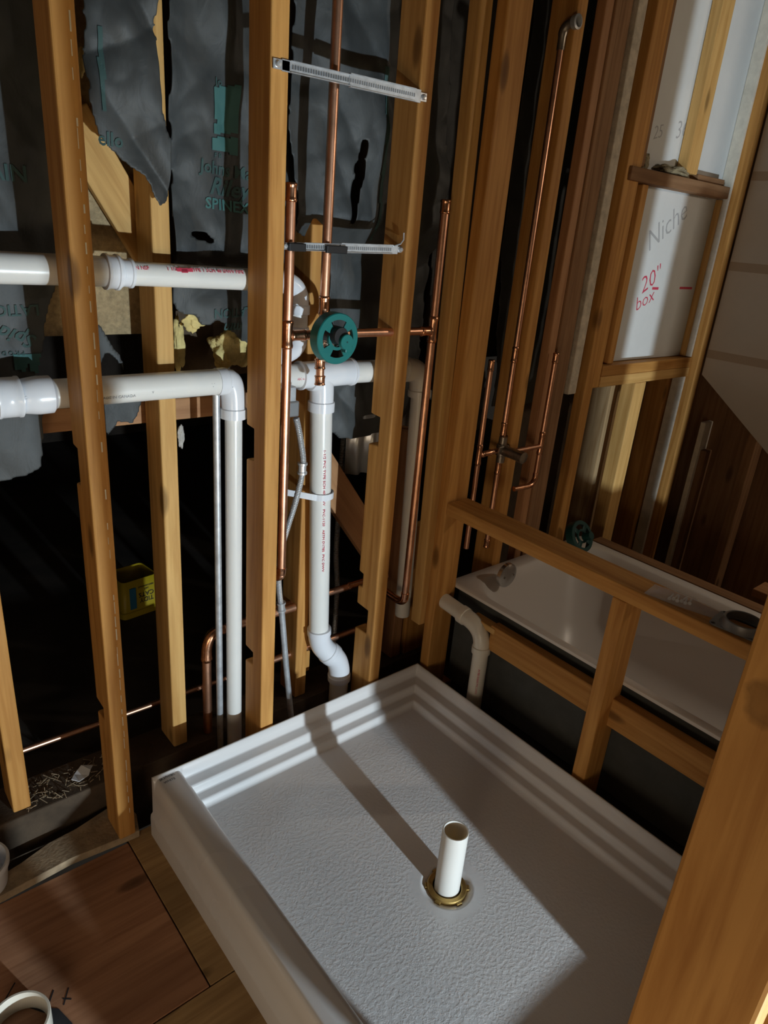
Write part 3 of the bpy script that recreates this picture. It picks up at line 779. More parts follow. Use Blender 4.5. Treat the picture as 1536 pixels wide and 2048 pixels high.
# tub valve and its pipes
YT = 1.392
tv = thing('tub_valve', 'bare tub mixing valve on copper pipes over the bathtub', 'valve', (1.715, YT, .88))
tx = 1.7125
zv = atY(1003, 898, YT).z
xl_ = atY(983, 725, YT).x; xr_ = atY(1112, 712, YT).x
rt_ = .0085
ztop = atY(1127, 75, YT).z
pipe('copper_pipe', tv, [(tx, YT, zv+.03), (tx, YT, ztop)], rt_, 'copper')
cu_fit('coupling', tv, (tx, YT, atY(1030, 706, YT).z-.03), (tx, YT, atY(1030, 706, YT).z+.02), rt_)
cu_fit('coupling', tv, (tx, YT, zv+.045), (tx, YT, zv+.09), rt_)
smooth_obj(recentre_child('shower_arm_fitting', sweep([(tx, YT, ztop-.03), (tx, YT, ztop)]+arc3((tx, YT, ztop+.004), (tx, YT, ztop+.028), (tx+.004, YT-.03, ztop+.03)), [.0105]*2+[.012]*9, 16), 'greybrass', tv))
smooth_obj(recentre_child('shower_arm_fitting', lathe([(.009, .0), (.0165, .0), (.0175, .006), (.0175, .014), (.0125, .016), (.0110, .010), (.0110, .0)], 20, (tx+.004, YT-.028, ztop+.03), 'y'), 'zinc', tv))
pipe('copper_pipe', tv, [(tx, YT, zv-.03), (tx, YT, .53)], rt_, 'copper')
cu_fit('coupling', tv, (tx, YT, zv-.085), (tx, YT, zv-.04), rt_)
cu_fit('cap', tv, (tx, YT, .528), (tx, YT, .56), rt_)
zlt2 = atY(983, 722, YT).z
pipe('copper_pipe', tv, [(xl_, YT, .55), (xl_, YT, zlt2)], rt_, 'copper')
cu_fit('cap', tv, (xl_, YT, zlt2-.03), (xl_, YT, zlt2+.004), rt_)
cu_fit('tee', tv, (xl_, YT, zv-.04), (xl_, YT, zv+.03), rt_)
pipe('copper_pipe', tv, [(xl_, YT, zv-.006), (tx, YT, zv-.002)], rt_, 'copper')
cu_fit('coupling', tv, (xl_+.012, YT, zv-.006), (xl_+.06, YT, zv-.004), rt_)
YR = 1.356; xr_ = atY(1112, 712, YR).x
zrt2 = atY(1112, 708, YR).z; zrb2 = atY(1072, 962, YR).z
pipe('copper_pipe', tv, [(xr_, YR, zrb2+.01), (xr_, YR, zrt2)], rt_, 'copper')
cu_fit('cap', tv, (xr_, YR, zrt2-.03), (xr_, YR, zrt2+.004), rt_)
cu_fit('tee', tv, (xr_, YR, zv-.03), (xr_, YR, zv+.05), rt_)
pipe('copper_pipe', tv, [(tx, YT-.035, zv), (xr_, YR, zv)], rt_, 'copper')
smooth_obj(recentre_child('elbow', sweep([(xr_, YR, zrb2+.03)]+arc3((xr_, YR, zrb2+.02), (xr_, YR, zrb2-.01), (xr_-.035, YR, zrb2-.012))+[(xr_-.10, YR+.005, zrb2-.012)], [rt_*1.2]+[rt_*1.12]*9+[rt_], 16), 'copper_fit', tv))
smooth_obj(recentre_child('valve_body', sweep([(tx, YT-.004, zv-.045), (tx, YT-.004, zv-.043), (tx, YT-.004, zv-.02), (tx, YT-.004, zv-.018), (tx, YT-.004, zv+.018), (tx, YT-.004, zv+.02), (tx, YT-.004, zv+.043), (tx, YT-.004, zv+.045)], [.008, .0135, .0135, .018, .018, .0135, .0135, .008], 20), 'greybrass', tv))
smooth_obj(recentre_child('stem', sweep([(tx, YT-.01, zv), (tx, YT-.02, zv), (tx+.002, YT-.075, zv-.002), (tx+.002, YT-.077, zv-.002), (tx+.002, YT-.095, zv-.003), (tx+.002, YT-.097, zv-.003)], [.02, .0175, .0175, .019, .019, .010], 20), 'greybrass', tv))
recentre_child('body_plate', bm_box((tx-.03, YT-.02, zv-.008), (tx+.03, YT-.012, zv+.016), .002), 'greybrass', tv)

# copper stub low in the niche wall
cs = thing('copper_stub', 'capped copper stub standing against the old niche studs', 'pipe', atY(1190, 1080, 1.44))
a, b2 = atY(1188, 1078, 1.44), atY(1218, 945, 1.44)
b2.x = a.x
pipe('copper_pipe', cs, [a-Vector((0, 0, .12)), b2], .0085, 'copper')
cu_fit('cap', cs, b2-Vector((0, 0, .03)), b2+Vector((0, 0, .003)), .0085)
cu_fit('elbow', cs, a-Vector((0, 0, .03)), a+Vector((0, 0, .03)), .0095)

# ================================================================== BRACKETS
def bracket(name, label, a, b_, h, holes):
    a, b_ = Vector(a), Vector(b_); L = (b_-a).length
    t = thing(name, label, 'bracket', a)
    x = (b_-a).normalized(); mw = Matrix((x, Vector((0, 1, 0)), x.cross(Vector((0, 1, 0))))).transposed().to_4x4(); mw.translation = a
    def add(nm, bm, mat):
        bm.transform(mw); return recentre_child(nm, bm, mat, t)
    k = L*.46
    add('rail', bm_box((.012, .0, -h/2), (k, .0022, h/2), .0004, 1), 'galv')
    add('rail', bm_box((k-.004, -.0016, -h*.62), (L-.012, .0018, h*.62), .0004, 1), 'galv')
    for z0 in (-h*.62, h*.54): add('lip', bm_box((k-.004, -.006, z0), (L-.03, .001, z0+.0016), .0003, 1), 'galv')
    for z0 in (-h/2, h*.44): add('lip', bm_box((.03, -.0045, z0), (k, .001, z0+.0014), .0003, 1), 'galv')
    add('tab', bm_box((-.008, .0, -h*.42), (.03, .003, h*.42), .0006, 1), 'zinc')
    add('tab', bm_box((L-.03, .0, -h*.42), (L+.008, .003, h*.42), .0006, 1), 'zinc')
    bm = bmesh.new()
    n = int((L-.06)/.0062)
    for i in range(n): bm_box((.035+i*.0062, -.0028, -.0035), (.035+i*.0062+.0026, .0024, .0035), 0, bm=bm)
    o = add('teeth', bm, 'steel'); o['kind'] = 'stuff'
    for s in (0.002, L-.002):
        o = recentre_child('screw', lathe([(0, .006), (.0045, .0055), (.0062, .002), (.0062, -.001)], 16, mw @ Vector((s, 0, 0)), 'y'), 'zinc', t)
    return t
yb = YF-.005
bracket('stub_bracket', 'slotted galvanised bracket screwed across two studs near the top', (.829, yb, CAM_Z+.281), (1.220, yb, CAM_Z+.286), .021, 1)
lb = bracket('stub_bracket', 'slotted bracket with black clips holding two copper pipes', (.868, YC-.016, CAM_Z-.051), (1.206, YC-.016, CAM_Z-.043), .017, 1)
for i, x in enumerate((lx, mx_)):
    w_ = .026 if i == 0 else .040
    recentre_child('clip', bm_box((x-.018, YC-.028, CAM_Z-.060), (x+w_, YC-.018, CAM_Z-.043), .002), 'black', lb)
    smooth_obj(recentre_child('clip_ring', lathe([(.0125, -.006), (.0155, -.006), (.0155, .006), (.0125, .006), (.0125, -.006)], 20, (x, YC, CAM_Z-.051)), 'black', lb))
smooth_obj(recentre_child('wire_hook', sweep([(1.178, YC-.02, CAM_Z-.036), (1.196, YC-.024, CAM_Z-.030), (1.203, YC-.026, CAM_Z-.020), (1.202, YC-.026, CAM_Z-.004)], .0018, 8), 'zinc', lb))

# ================================================================== ELECTRICAL
em = thing('conduit', 'grey steel conduit standing straight beside the thin white drain', 'conduit', (.763, 1.50, .05))
xe_ = atY(436, 1100, 1.503).x
pipe('tube', em, [(xe_, 1.503, .02), (xe_, 1.503, atY(432, 780, 1.503).z)], .0092, 'galv')
fx = thing('armored_cable', 'ribbed metal armored cable curving down from a grey box', 'cable', atY(580, 1430, 1.46))
def ribbed(name, parent, pts, r_, mat, pitch=.0042):
    # resample a smooth path and give it a wavy radius
    pts = [Vector(p) for p in pts]; dense = []
    for i in range(len(pts)-1):
        p0 = pts[max(i-1, 0)]; p1, p2_ = pts[i], pts[i+1]; p3 = pts[min(i+2, len(pts)-1)]
        n = max(4, int((p2_-p1).length/(pitch/2.0)))
        for k in range(n):
            t = k/n
            dense.append(.5*((2*p1)+(p2_-p0)*t+(2*p0-5*p1+4*p2_-p3)*t*t+(3*p1-p0-3*p2_+p3)*t**3))
    dense.append(pts[-1])
    rad = [r_*(1.0 if i % 2 else .80) for i in range(len(dense))]
    o = recentre_child(name, sweep(dense, rad, 14), mat, parent)
    return smooth_obj(o, 25)
Yx = 1.435
ribbed('armor', fx, [atY(592, 836, Yx), atY(601, 880, Yx), atY(606, 935, Yx), atY(592, 1000, Yx), atY(575, 1055, Yx), atY(561, 1105, Yx+.01), atY(557, 1160, Yx+.015), atY(562, 1215, Yx+.015)], .0085, 'zinc')
pipe('sleeve', fx, [atY(562, 1208, Yx+.015), atY(572, 1330, Yx+.015), atY(582, 1432, Yx+.015)], .0088, 'galv')
hub('fitting', fx, atY(562, 1204, Yx+.015), atY(563, 1222, Yx+.015), .0105, 'zinc')
hub('fitting', fx, atY(605, 925, Yx), atY(604, 948, Yx), .0105, 'zinc')
a = atY(586, 815, Yx+.01)
bm = bm_box(a+Vector((-.05, -.012, -.022)), a+Vector((.012, .02, .018)), .004); recentre_child('connector_box', bm, 'steel', fx)
recentre_child('connector_box', bm_box(a+Vector((-.055, -.008, .016)), a+Vector((.004, .018, .055)), .003), 'galv', fx)
f2 = thing('armored_cable', 'dim ribbed cable hanging in the dark behind the drain stack', 'cable', atY(672, 1180, 1.72))
ribbed('armor', f2, [atY(688, 860, 1.72), atY(683, 930, 1.72), atY(676, 1040, 1.72), atY(672, 1110, 1.72), atY(674, 1180, 1.72), Vector((atY(674, 1180, 1.72).x, 1.72, .08))], .0095, 'galv', .007)
# corrugated metal duct piece in the gap
bm = bmesh.new(); a = atY(692, 880, 1.69); b2 = atY(800, 965, 1.69); n = 60; rows = []
zt_, zb_ = atY(740, 845, 1.69).z, atY(700, 948, 1.69).z
for i in range(n+1):
    t = i/n; x = a.x+(b2.x+.06-a.x)*t; yy = 1.690+.010*math.sin(t*2*PI*5)
    rows.append((bm.verts.new((x, yy, zt_+.06)), bm.verts.new((x, yy, zb_-.02*t))))
for p_, q_ in zip(rows, rows[1:]): bm.faces.new((p_[0], q_[0], q_[1], p_[1]))
du = obj('metal_sheet', bm, 'zinc'); md = du.modifiers.new('thick', 'SOLIDIFY'); md.thickness = .002; smooth_obj(du, 60); recentre(du)
tag(du, 'corrugated shiny metal sheet glimpsed between the studs', 'metal sheet')

# ================================================================== INSULATION
def wrinkle(x, z, seed, amp):
    v = Vector((x*4.2+seed, z*1.9, seed*1.7)); a = noise.noise(v)*1.0 + .5*noise.noise(v*2.3+Vector((3, 1, 0)))
    crease = abs(noise.noise(Vector((x*9+z*5+seed, z*2.2-seed, 4.1))))
    c2 = abs(noise.noise(Vector((x*6-z*7+seed*2, z*5+x*3, 9.3)))); c3 = abs(noise.noise(Vector((x*17+z*4, z*12-x*6+seed, 2.2))))
    return amp*(1.0*a - 1.0*crease - .55*c2 - .22*c3)
def inside(p, poly):
    c = False; n = len(poly)
    for i in range(n):
        (x1, y1), (x2, y2) = poly[i], poly[(i+1) % n]
        if (y1 > p[1]) != (y2 > p[1]) and p[0] < (x2-x1)*(p[1]-y1)/(y2-y1)+x1: c = not c
    return c
def sheet(name, label, pix, Y, seed, amp=.014, step=.006, curl=None, group='black paper faced insulation batts', mat='paper', cat='insulation', slits=()):
    """torn paper: outline given as points on the plane y = Y, cut from a fine grid, wrinkled"""
    poly = [(atY(px, py, Y).x, atY(px, py, Y).z) for px, py in pix]
    sl = [([(atY(px, py, Y).x, atY(px, py, Y).z) for px, py in s]) for s in slits]
    x0 = min(p[0] for p in poly); x1 = max(p[0] for p in poly); z0 = min(p[1] for p in poly); z1 = max(p[1] for p in poly)
    nx, nz = int((x1-x0)/step)+1, int((z1-z0)/step)+1
    bm = bmesh.new(); vv = {}
    def f(x, z):
        y = Y + wrinkle(x, z, seed, amp)
        if curl: y += curl(x, z)
        return y
    def vert(i, j):
        if (i, j) not in vv:
            x, z = x0+i*step, z0+j*step
            vv[(i, j)] = bm.verts.new((x, f(x, z), z))
        return vv[(i, j)]
    for i in range(nx):
        for j in range(nz):
            x, z = x0+(i+.5)*step, z0+(j+.5)*step
            jx = x+.007*noise.noise(Vector((x*22, z*22, seed)))+.003*noise.noise(Vector((x*70, z*70, seed)))
            jz = z+.007*noise.noise(Vector((x*22, z*22, seed+9)))
            if inside((jx, jz), poly) and not any(inside((jx, jz), s) for s in sl):
                bm.faces.new((vert(i, j), vert(i+1, j), vert(i+1, j+1), vert(i, j+1)))
    bd_ = [v for v in bm.verts if v.is_boundary]
    for _ in range(4): bmesh.ops.smooth_vert(bm, verts=bd_, factor=.5, use_axis_x=True, use_axis_y=True, use_axis_z=True)
    o = obj(name, bm, mat)
    for p in o.data.polygons: p.use_smooth = True
    md = o.modifiers.new('thick', 'SOLIDIFY'); md.thickness = .0016; md.offset = 1
    recentre(o); tag(o, label, cat, group)
    return o, f
def print_on(o, f, body, size, px, py, Y, rot=0.0, mat='teal', shear=0.0, sx=1.0):
    p = atY(px, py, Y)
    x = Vector((math.cos(rot), 0, math.sin(rot))); yv = Vector((-math.sin(rot), 0, math.cos(rot)))
    me_w = lambda c: Vector((c.x, f(c.x, c.z)-.0042+(c.y-p.y)*.2, c.z))
    return lettering(body, size, p, x, yv, mat, o, 'lettering', .0002, shear, me_w, sx, .022)
def patch_on(o, f, pix, Y, mat='teal_hi'):
    poly = [(atY(px, py, Y).x, atY(px, py, Y).z) for px, py in pix]
    x0 = min(p[0] for p in poly); x1 = max(p[0] for p in poly); z0 = min(p[1] for p in poly); z1 = max(p[1] for p in poly)
    st = .004; bm = bmesh.new(); vv = {}
    def vert(i, j):
        if (i, j) not in vv: x, z = x0+i*st, z0+j*st; vv[(i, j)] = bm.verts.new((x, f(x, z)-.0042, z))
        return vv[(i, j)]
    for i in range(int((x1-x0)/st)+1):
        for j in range(int((z1-z0)/st)+1):
            if inside((x0+(i+.5)*st, z0+(j+.5)*st), poly): bm.faces.new((vert(i, j), vert(i+1, j), vert(i+1, j+1), vert(i, j+1)))
    q = obj('print_block', bm, mat); recentre(q); child(q, o); return q

YI = 1.575
A1, fA1 = sheet('insulation_facing', 'black paper facing at the left edge with upside-down teal lettering',
    [(-150, -60), (150, -60), (150, 470), (118, 560), (92, 650), (88, 690), (78, 740), (72, 770), (86, 800), (84, 930), (60, 948), (20, 958), (-30, 975), (-150, 980)], YI, 1.3, .014)
print_on(A1, fA1, 'LATION', .030, 20, 620, YI, PI+.02, 'teal')
print_on(A1, fA1, 'Spider', .040, 18, 668, YI, PI-.35, 'teal', .3)
print_on(A1, fA1, 'F R O D', .012, 26, 706, YI, PI, 'teal')
patch_on(A1, fA1, [(26, 710), (80, 706), (75, 745), (60, 742), (56, 726), (50, 742), (30, 738)], YI)
print_on(A1, fA1, 'NIW', .040, 5, 342, YI, PI, 'teal')
A2, fA2 = sheet('insulation_facing', 'crumpled black paper flap torn to a point beside the chalked stud',
    [(146, -60), (300, -60), (299, 60), (297, 190), (304, 238), (318, 270), (327, 350), (328, 378), (319, 408), (302, 418), (290, 398), (281, 372), (267, 352), (246, 336), (224, 320), (196, 292), (176, 262), (162, 225), (152, 150)], 1.535, 4.2, .042, .005,
    curl=lambda x, z: -.012-.02*max(0, min(1, (1.75-z)/.25)))
print_on(A2, fA2, 'ello', .034, 204, 282, 1.535, 0, 'teal')
patch_on(A2, fA2, [(178, 60), (190, 60), (194, 225), (186, 225)], 1.535, 'teal')
A3, _ = sheet('insulation_facing', 'grey paper scrap hanging under the lower drain pipe',
    [(196, 770), (300, 760), (287, 800), (272, 832), (262, 848), (238, 846), (214, 870), (204, 840)], 1.56, 7.7, .010, .005)
A4, _ = sheet('insulation_facing', 'dark curled paper strip between the two white pipes beside the chalked stud',
    [(192, 640), (206, 655), (222, 682), (240, 712), (247, 742), (232, 728), (214, 705), (200, 735), (192, 740)], 1.545, 2.2, .012, .005)
B1, fB1 = sheet('insulation_facing', 'long black paper facing with teal lettering left of the bright stud',
    [(329, -60), (640, -60), (632, 300), (600, 420), (560, 560), (520, 700), (497, 690), (478, 683), (462, 668), (452, 664), (436, 645), (420, 636), (410, 650), (392, 652), (380, 632), (362, 628), (345, 622), (336, 600)], YI, 11.5, .026, .006,
    slits=[[(360, 458), (385, 464), (405, 466), (428, 477), (405, 476), (385, 475)]])
print_on(B1, fB1, 'Johns Manville', .036, 475, 347, YI, -.05, 'teal')
print_on(B1, fB1, 'Riley', .050, 450, 378, YI, -.05, 'teal', .35)
print_on(B1, fB1, 'SPINEX', .032, 446, 412, YI, -.05, 'teal_hi', 0, 1.05)
patch_on(B1, fB1, [(418, 176), (470, 172), (470, 268), (419, 268), (419, 248), (426, 248), (426, 238), (418, 238)], YI)
patch_on(B1, fB1, [(415, 275), (470, 276), (470, 312), (416, 298)], YI)
print_on(B1, fB1, 'Jo', .020, 427, 166, YI, 0, 'teal')
print_on(B1, fB1, 'F R', .014, 428, 312, YI, 0, 'teal')
print_on(B1, fB1, 'LATION', .030, 456, 622, YI, PI+.02, 'teal')
print_on(B1, fB1, 'mm', .034, 458, 652, YI, PI, 'teal', .3)
C1, fC1 = sheet('insulation_facing', 'tall black paper facing behind the copper riser with a long tear',
    [(556, -60), (880, -60), (860, 300), (850, 600), (835, 800), (800, 850), (738, 866), (700, 874), (664, 872), (640, 840), (648, 700), (650, 520), (640, 500), (612, 480), (575, 462), (556, 300)], YI, 20.4, .026, .006,
    slits=[[(688, 278), (697, 284), (690, 318), (690, 352), (680, 390), (675, 442), (666, 440), (671, 380), (677, 350), (675, 338), (682, 316)],
           [(716, 832), (740, 826), (740, 829), (720, 834)]], curl=lambda x, z: -.060*smst(1.44, 1.54, z))
patch_on(C1, fC1, [(728, 140), (736, 140), (726, 480), (722, 480)], YI, 'teal')
D1, _ = sheet('insulation_facing', 'dark paper facing in the bay behind the shower corner', [(860, -60), (1000, -60), (980, 400), (960, 860), (860, 860)], 1.60, 31.1, .012, .008)
D2, _ = sheet('insulation_facing', 'dark paper facing behind the tub riser', [(1075, -60), (1260, -60), (1190, 500), (1120, 800), (980, 815), (1000, 500)], 1.60, 36.7, .012, .008)

def tuft(name, label, px, py, Y, size, mat, seed, cat='fiberglass', flat=.4, group=None):
    bm = bmesh.new(); bmesh.ops.create_icosphere(bm, subdivisions=4, radius=1.0)
    for v in bm.verts:
        d = v.co.normalized(); n = noise.noise(d*1.7+Vector((seed, 0, 0)))*.45+noise.noise(d*4.5+Vector((0, seed, 0)))*.22+noise.noise(d*11+Vector((0, 0, seed)))*.10
        v.co = Vector((d.x*size[0], d.y*size[0]*flat, d.z*size[1]))*(1+n)
    o = obj(name, bm, mat); o.location = atY(px, py, Y)
    for p in o.data.polygons: p.use_smooth = True
    return tag(o, label, cat, group)
tuft('fiberglass_tuft', 'yellow fiberglass lump bulging above the elbow of the drain', 460, 696, 1.585, (.056, .046), 'fiberglass', 3.1)
tuft('fiberglass_tuft', 'small yellow fiberglass tongue in the torn paper', 388, 640, 1.565, (.024, .024), 'fiberglass', 5.4)
tuft('fiberglass_tuft', 'dirty fiberglass strand hanging right of the pale rear stud', 358, 690, 1.60, (.014, .065), 'fiberglass', 8.8)
tuft('fiberglass_tuft', 'yellowish fiberglass edge showing beside the chalked stud', 162, 122, 1.57, (.012, .022), 'fiberglass', 2.6)
tuft('fiberglass_tuft', 'brown fiberglass heap on the niche top block', 1345, 343, 1.395, (.085, .016), 'fiber_grey', 6.6)
tuft('fiberglass_tuft', 'brown fiberglass wad in the upper niche corner', 1291, 325, 1.395, (.018, .028), 'fiber_grey', 9.1)
tuft('fiberglass_tuft', 'grey wad of insulation stuck beside the tub riser stud', 1125, 515, 1.44, (.028, .032), 'fiber_grey', 12.3)
tuft('lint', 'grey lint clinging to the right edge of the pale rear stud', 362, 872, 1.53, (.008, .028), 'lint', 14.2, 'lint')

# ================================================================== NICHE NOTES (on the drywall)
yn = 1.4116
def note(body, size, px, py, rot, mat, sx=1.0, shear=0.0):
    p = atY(px, py, yn)
    lettering(body, size, p, (math.cos(rot), 0, math.sin(rot)), (-math.sin(rot), 0, math.cos(rot)), mat, dw, 'lettering', .0002, shear, None, sx, -.012)
note('Niche', .105, 1335, 452, .55, 'pencil', 1.0, .15)
note('20"', .085, 1302, 560, .45, 'red_ink', 1.1, .1)
note('box', .070, 1290, 600, .35, 'red_ink', 1.1, .1)
note('36.5', .075, 1372, 258, .25, 'pencil', 1.0, .2)
note('25', .055, 1316, 265, .25, 'pencil', 1.0, .2)
note('-', .13, 1312, 571, 0, 'red_ink', 1.5)
note('-', .12, 1373, 571, 0, 'red_ink', 3.6)
note('-', .12, 1372, 692, 0, 'pencil', 1.6)

# ================================================================== LOOSE THINGS
# yellow tub (upside-down print) on the rear floor
bk = thing('litter_bucket', 'yellow plastic bucket in the dark with upside-down black print', 'bucket', (.84, 2.36, .08))
bw, bd, bh = .076, .066, .150
def frus(w0, d0, w1, d1, z0, z1, r_, cap):
    bm = bmesh.new()
    A = [bm.verts.new((x, y, z0)) for x, y in rrect(-w0, w0, -d0, d0, r_, 4)]
    B = [bm.verts.new((x, y, z1+(.010*math.exp(-(x/.03)**2) if y < 0 else 0))) for x, y in rrect(-w1, w1, -d1, d1, r_, 4)]
    n = len(A)
    for k in range(n): bm.faces.new((A[k], A[(k+1) % n], B[(k+1) % n], B[k]))
    if cap: bm.faces.new(A[::-1])
    bmesh.ops.recalc_face_normals(bm, faces=bm.faces)
    return bm
o = obj('bucket_body', frus(bw, bd, bw*.93, bd*.93, .012, bh, .018, True), 'yellow', bk); md = o.modifiers.new('t', 'SOLIDIFY'); md.thickness = .003; smooth_obj(o, 40)
o = obj('bucket_rim', frus(bw+.004, bd+.004, bw+.003, bd+.003, 0.0, .024, .02, True), 'yellow', bk); smooth_obj(o, 40)
f_y = lambda z: -bd*(1-.07*(z-.012)/(bh-.012))-.0028
def btext(s, size, x, z, mat='ink', sx=1.0):
    me = text_mesh(s, size, .0003); me.transform(Matrix.Translation((x, f_y(z), z)) @ Matrix.Rotation(PI/2, 4, 'X') @ Matrix.Rotation(PI, 4, 'Z') @ Matrix.Diagonal((sx, 1, 1, 1)))
    me.materials.clear(); me.materials.append(M[mat]); obj('lettering', me, None, bk)
btext('TIDY', .026, .020, .062); btext('CATS', .026, .020, .085); btext('24/7', .010, .022, .106); btext('PERFORMANCE', .009, .020, .118)
obj('blue_stripe', bm_box((-.046, f_y(.05)-.0006, .035), (-.022, f_y(.09)+.002, .122), 0), 'blue', bk)
bk.rotation_euler = (0, 0, .12)

# screws in a clear bag, grey flange ring: both on the ledge
ZL = .7712
bg = thing('screw_bag', 'clear plastic bag of screws lying on the ledge', 'bag', (1.475, .60, ZL))
bm = bmesh.new(); n = 22; m_ = 14; top = []; bot = []
for i in range(n+1):
    ra, rb = [], []
    for j in range(m_+1):
        u, v = i/n-.5, j/m_-.5
        h = max(0, (1-(2*abs(u))**3)*(1-(2*abs(v))**3))
        wd = .034*(1-.55*max(0, u))
        x = v*2*wd; y = u*.165
        zt = .0015+.011*h*(1 if u < .1 else .55)+.003*noise.noise(Vector((x*70, y*70, 1)))*h+.0025*noise.noise(Vector((x*180, y*180, 4)))*h
        ra.append(bm.verts.new((x, -y, zt))); rb.append(bm.verts.new((x, -y, .0006)))
    top.append(ra); bot.append(rb)
for i in range(n):
    for j in range(m_):
        bm.faces.new((top[i][j], top[i+1][j], top[i+1][j+1], top[i][j+1])); bm.faces.new((bot[i][j], bot[i][j+1], bot[i+1][j+1], bot[i+1][j]))
bmesh.ops.remove_doubles(bm, verts=bm.verts, dist=.0007)
o = obj('film', bm, 'bag', bg, True)
for k in range(6):
    s = sweep([(0, 0, 0), (.003, 0, 0), (.0032, 0, 0), (.030, 0, 0), (.034, 0, 0)], [.0042, .0042, .0019, .0019, .0004], 8)
    s.transform(Matrix.Translation((-.022+.002*k, .028-.0085*k, .0055+.0022*(k % 2))) @ Matrix.Rotation(random.uniform(-.25, .25), 4, 'Z'))
    obj('screw', s, 'screw_steel', bg)
bg.rotation_euler = (0, 0, .15)
fg_ = thing('flange_ring', 'dark grey metal flange with raised ring on the ledge', 'flange', (1.478, .468, ZL))
smooth_obj(obj('ring', lathe([(.036, .0), (.047, .003), (.043, .010), (.041, .020), (.0385, .0215), (.0360, .020), (.036, .0)], 40), 'steel', fg_), 35)
bm = prism([(x, y) for x, y in rrect(-.050, .050, -.056, .056, .012, 4)], 'z', 0, .003, .0006, 1)
# plate with a hole: ring strip between square and circle
bm.free(); bm = bmesh.new(); sq = rrect(-.043, .043, -.058, .058, .012, 9); n = len(sq)
for zz_, nm in ((.0, 0), (.003, 1)):
    oo = [bm.verts.new((x, y, zz_)) for x, y in sq]
    ii = [bm.verts.new((.0365*math.cos(math.atan2(y, x)), .0365*math.sin(math.atan2(y, x)), zz_)) for x, y in sq]
    for k in range(n): bm.faces.new((oo[k], oo[(k+1) % n], ii[(k+1) % n], ii[k]))
    if nm == 0: first = (oo, ii)
for k in range(n): bm.faces.new((first[0][k], first[0][(k+1) % n], oo[(k+1) % n], oo[k]))
bmesh.ops.recalc_face_normals(bm, faces=bm.faces)
obj('plate', bm, 'steel', fg_)
for sx_, sy_ in ((-1, 1), (1, 1), (-1, -1), (1, -1)):
    obj('bolt_hole', lathe([(0, .0034), (.0045, .0034)], 12, (sx_*.036, sy_*.049, 0)), 'ink', fg_)
fg_.rotation_euler = (0, 0, .1)

# second green guard leaning on the tub deck by the faucet wall
gd = thing('plaster_guard', 'loose dark green plastic guard on the corner of the tub deck', 'valve guard', (2.10, 1.285, TZ+.003))
rot = Matrix.Translation((0, 0, .050)) @ Matrix.Rotation(-.55, 4, 'X')
def gadd(nm, bm, mat): bm.transform(rot); return smooth_obj(obj(nm, bm, mat, gd), 35)
gadd('rim', lathe([(.044, .018), (.0572, .018), (.059, .016), (.0595, -.012), (.057, -.012), (.056, .014), (.044, .014), (.044, .018)], 40, (0, 0, 0), 'y'), 'green_dark')
gadd('hub_ring', lathe([(.0195, .017), (.0265, .017), (.027, .010), (.019, .010), (.0195, .017)], 28, (0, 0, 0), 'y'), 'green_dark')
for k in range(4):
    bm = bm_box((.022, -.0178, -.009), (.048, -.0135, .009), .001); bm.transform(Matrix.Rotation(k*PI/2+PI/4, 4, 'Y')); gadd('spoke', bm, 'green_dark')
gadd('cap_disc', lathe([(0, .046), (.0135, .046), (.0148, .0445), (.0148, .012), (0, .012)], 24, (.014, 0, -.006), 'y'), 'green_dark')

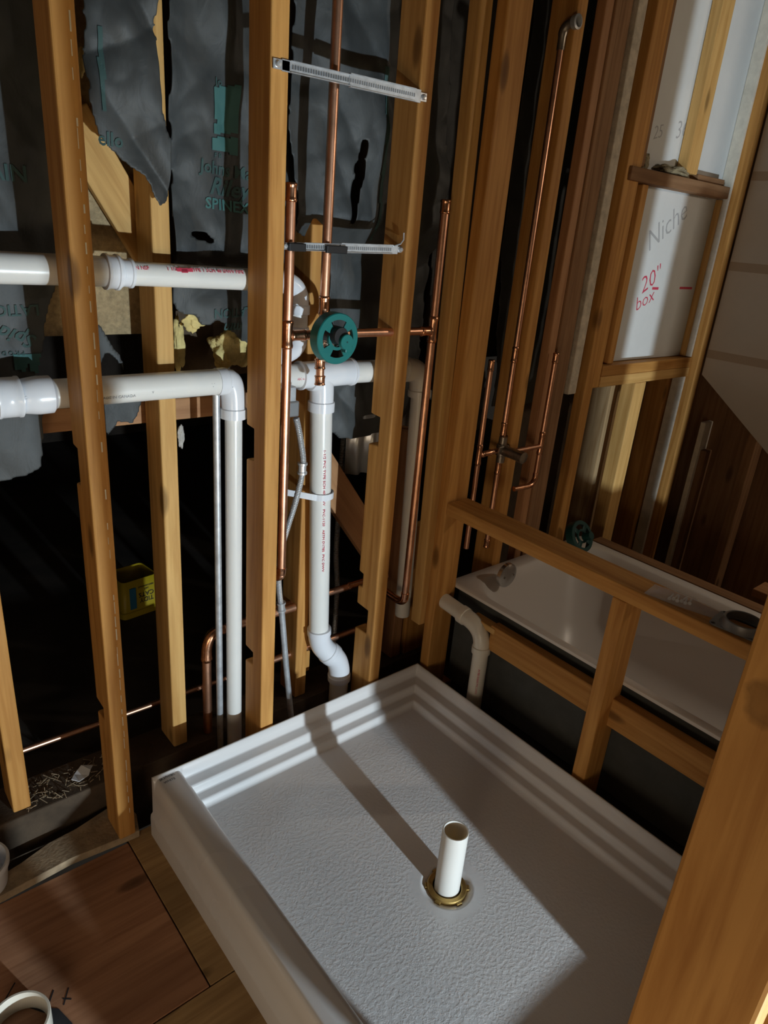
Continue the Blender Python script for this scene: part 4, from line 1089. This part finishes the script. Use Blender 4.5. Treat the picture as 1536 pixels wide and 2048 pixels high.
# toilet drain stub at the lower left, white tub at the left edge
tf = thing('toilet_pipe', 'open white pipe end rising from the floor at lower left', 'pipe', (.100, 1.048, -.02))
smooth_obj(obj('tube', lathe([(.0505, -.10), (.0570, -.10), (.0572, .064), (.0560, .0655), (.0520, .0655), (.0507, .063), (.0505, -.10)], 44), 'pvc_cream', tf), 35)
obj('pipe_bore', lathe([(.0503, .02), (.001, .02)], 36), 'black', tf)
recentre_child('floor_cutout', prism([(.156, 1.00), (.185, 1.01), (.172, 1.055), (.150, 1.075), (.13, 1.11), (.12, 1.10), (.15, 1.06)], 'z', .0002, .0012, 0), 'ink', tf)
for (a, b2) in (((95, 2015), (107, 1980)), ((127, 2010), (137, 1975)), ((10, 2000), (30, 1965)), ((125, 1997), (143, 1998))):
    a, b2 = atZ(*a, .0006), atZ(*b2, .0006)
    d = (b2-a).normalized(); s = Vector((-d.y, d.x, 0))*.0014
    bm = bmesh.new(); bm.faces.new([bm.verts.new(v) for v in (a+s, a-s, b2-s, b2+s)]); recentre_child('marker_line', bm, 'ink', tf)
wt_ = thing('white_container', 'round white plastic container cut by the left edge of view', 'container', (.108, 1.428, .0235))
c = wt_.location
smooth_obj(obj('body', lathe([(.001, .0), (.060, .0), (.066, .055), (.0695, .055), (.0705, .066), (.0685, .070), (.064, .070), (.060, .010), (.001, .010)], 44), 'pvc_fit', wt_), 35)
# dusty scrap board at the foot of the first stud
pp = [(.02, 1.372), (.14, 1.372), (.30, 1.385), (.465, 1.372), (.48, 1.43), (.46, 1.50), (.40, 1.485), (.34, 1.470), (.27, 1.463), (.20, 1.44), (.15, 1.43), (.02, 1.42)]
o = recentre(obj('scrap_board', prism(pp, 'z', .001, .0225, .001, 1), 'ply_dusty')); tag(o, 'dusty splintered board under the foot of the chalked stud', 'board')
# splinters and torn paper on the sill
bm = bmesh.new()
for i in range(170):
    x, y = random.uniform(.24, .50), random.uniform(YB-.01, YBB); z = .099+random.uniform(0, .007)
    L = random.uniform(.004, .014); a = random.uniform(0, PI)
    q = bm_box((-L, -.0008, -.0005), (L, .0008, .0005), 0)
    q.transform(Matrix.Translation((x, y, z)) @ Matrix.Rotation(a, 4, 'Z') @ Matrix.Rotation(random.uniform(-.5, .5), 4, 'Y'))
    me = bpy.data.meshes.new('tmp'); q.to_mesh(me); q.free(); bm.from_mesh(me); bpy.data.meshes.remove(me)
o = recentre(obj('wood_chips', bm, 'ply_dusty')); tag(o, 'loose wood chips scattered on the sill beam at left', 'wood chips', kind='stuff')
p = atZ(165, 1545, .115)
bm = bmesh.new(); pl = [(-.032, -.012), (-.018, .012), (.004, .020), (.030, .010), (.018, -.010), (.010, -.020), (-.016, -.022)]
bm.faces.new([bm.verts.new((x, y, .008*math.sin(x*90+y*40))) for x, y in pl])
bmesh.ops.triangulate(bm, faces=bm.faces)
o = obj('paper_scrap', bm, 'scrap'); o.location = p; md = o.modifiers.new('t', 'SOLIDIFY'); md.thickness = .0012
tag(o, 'crumpled white paper scrap on the sill beam', 'paper')
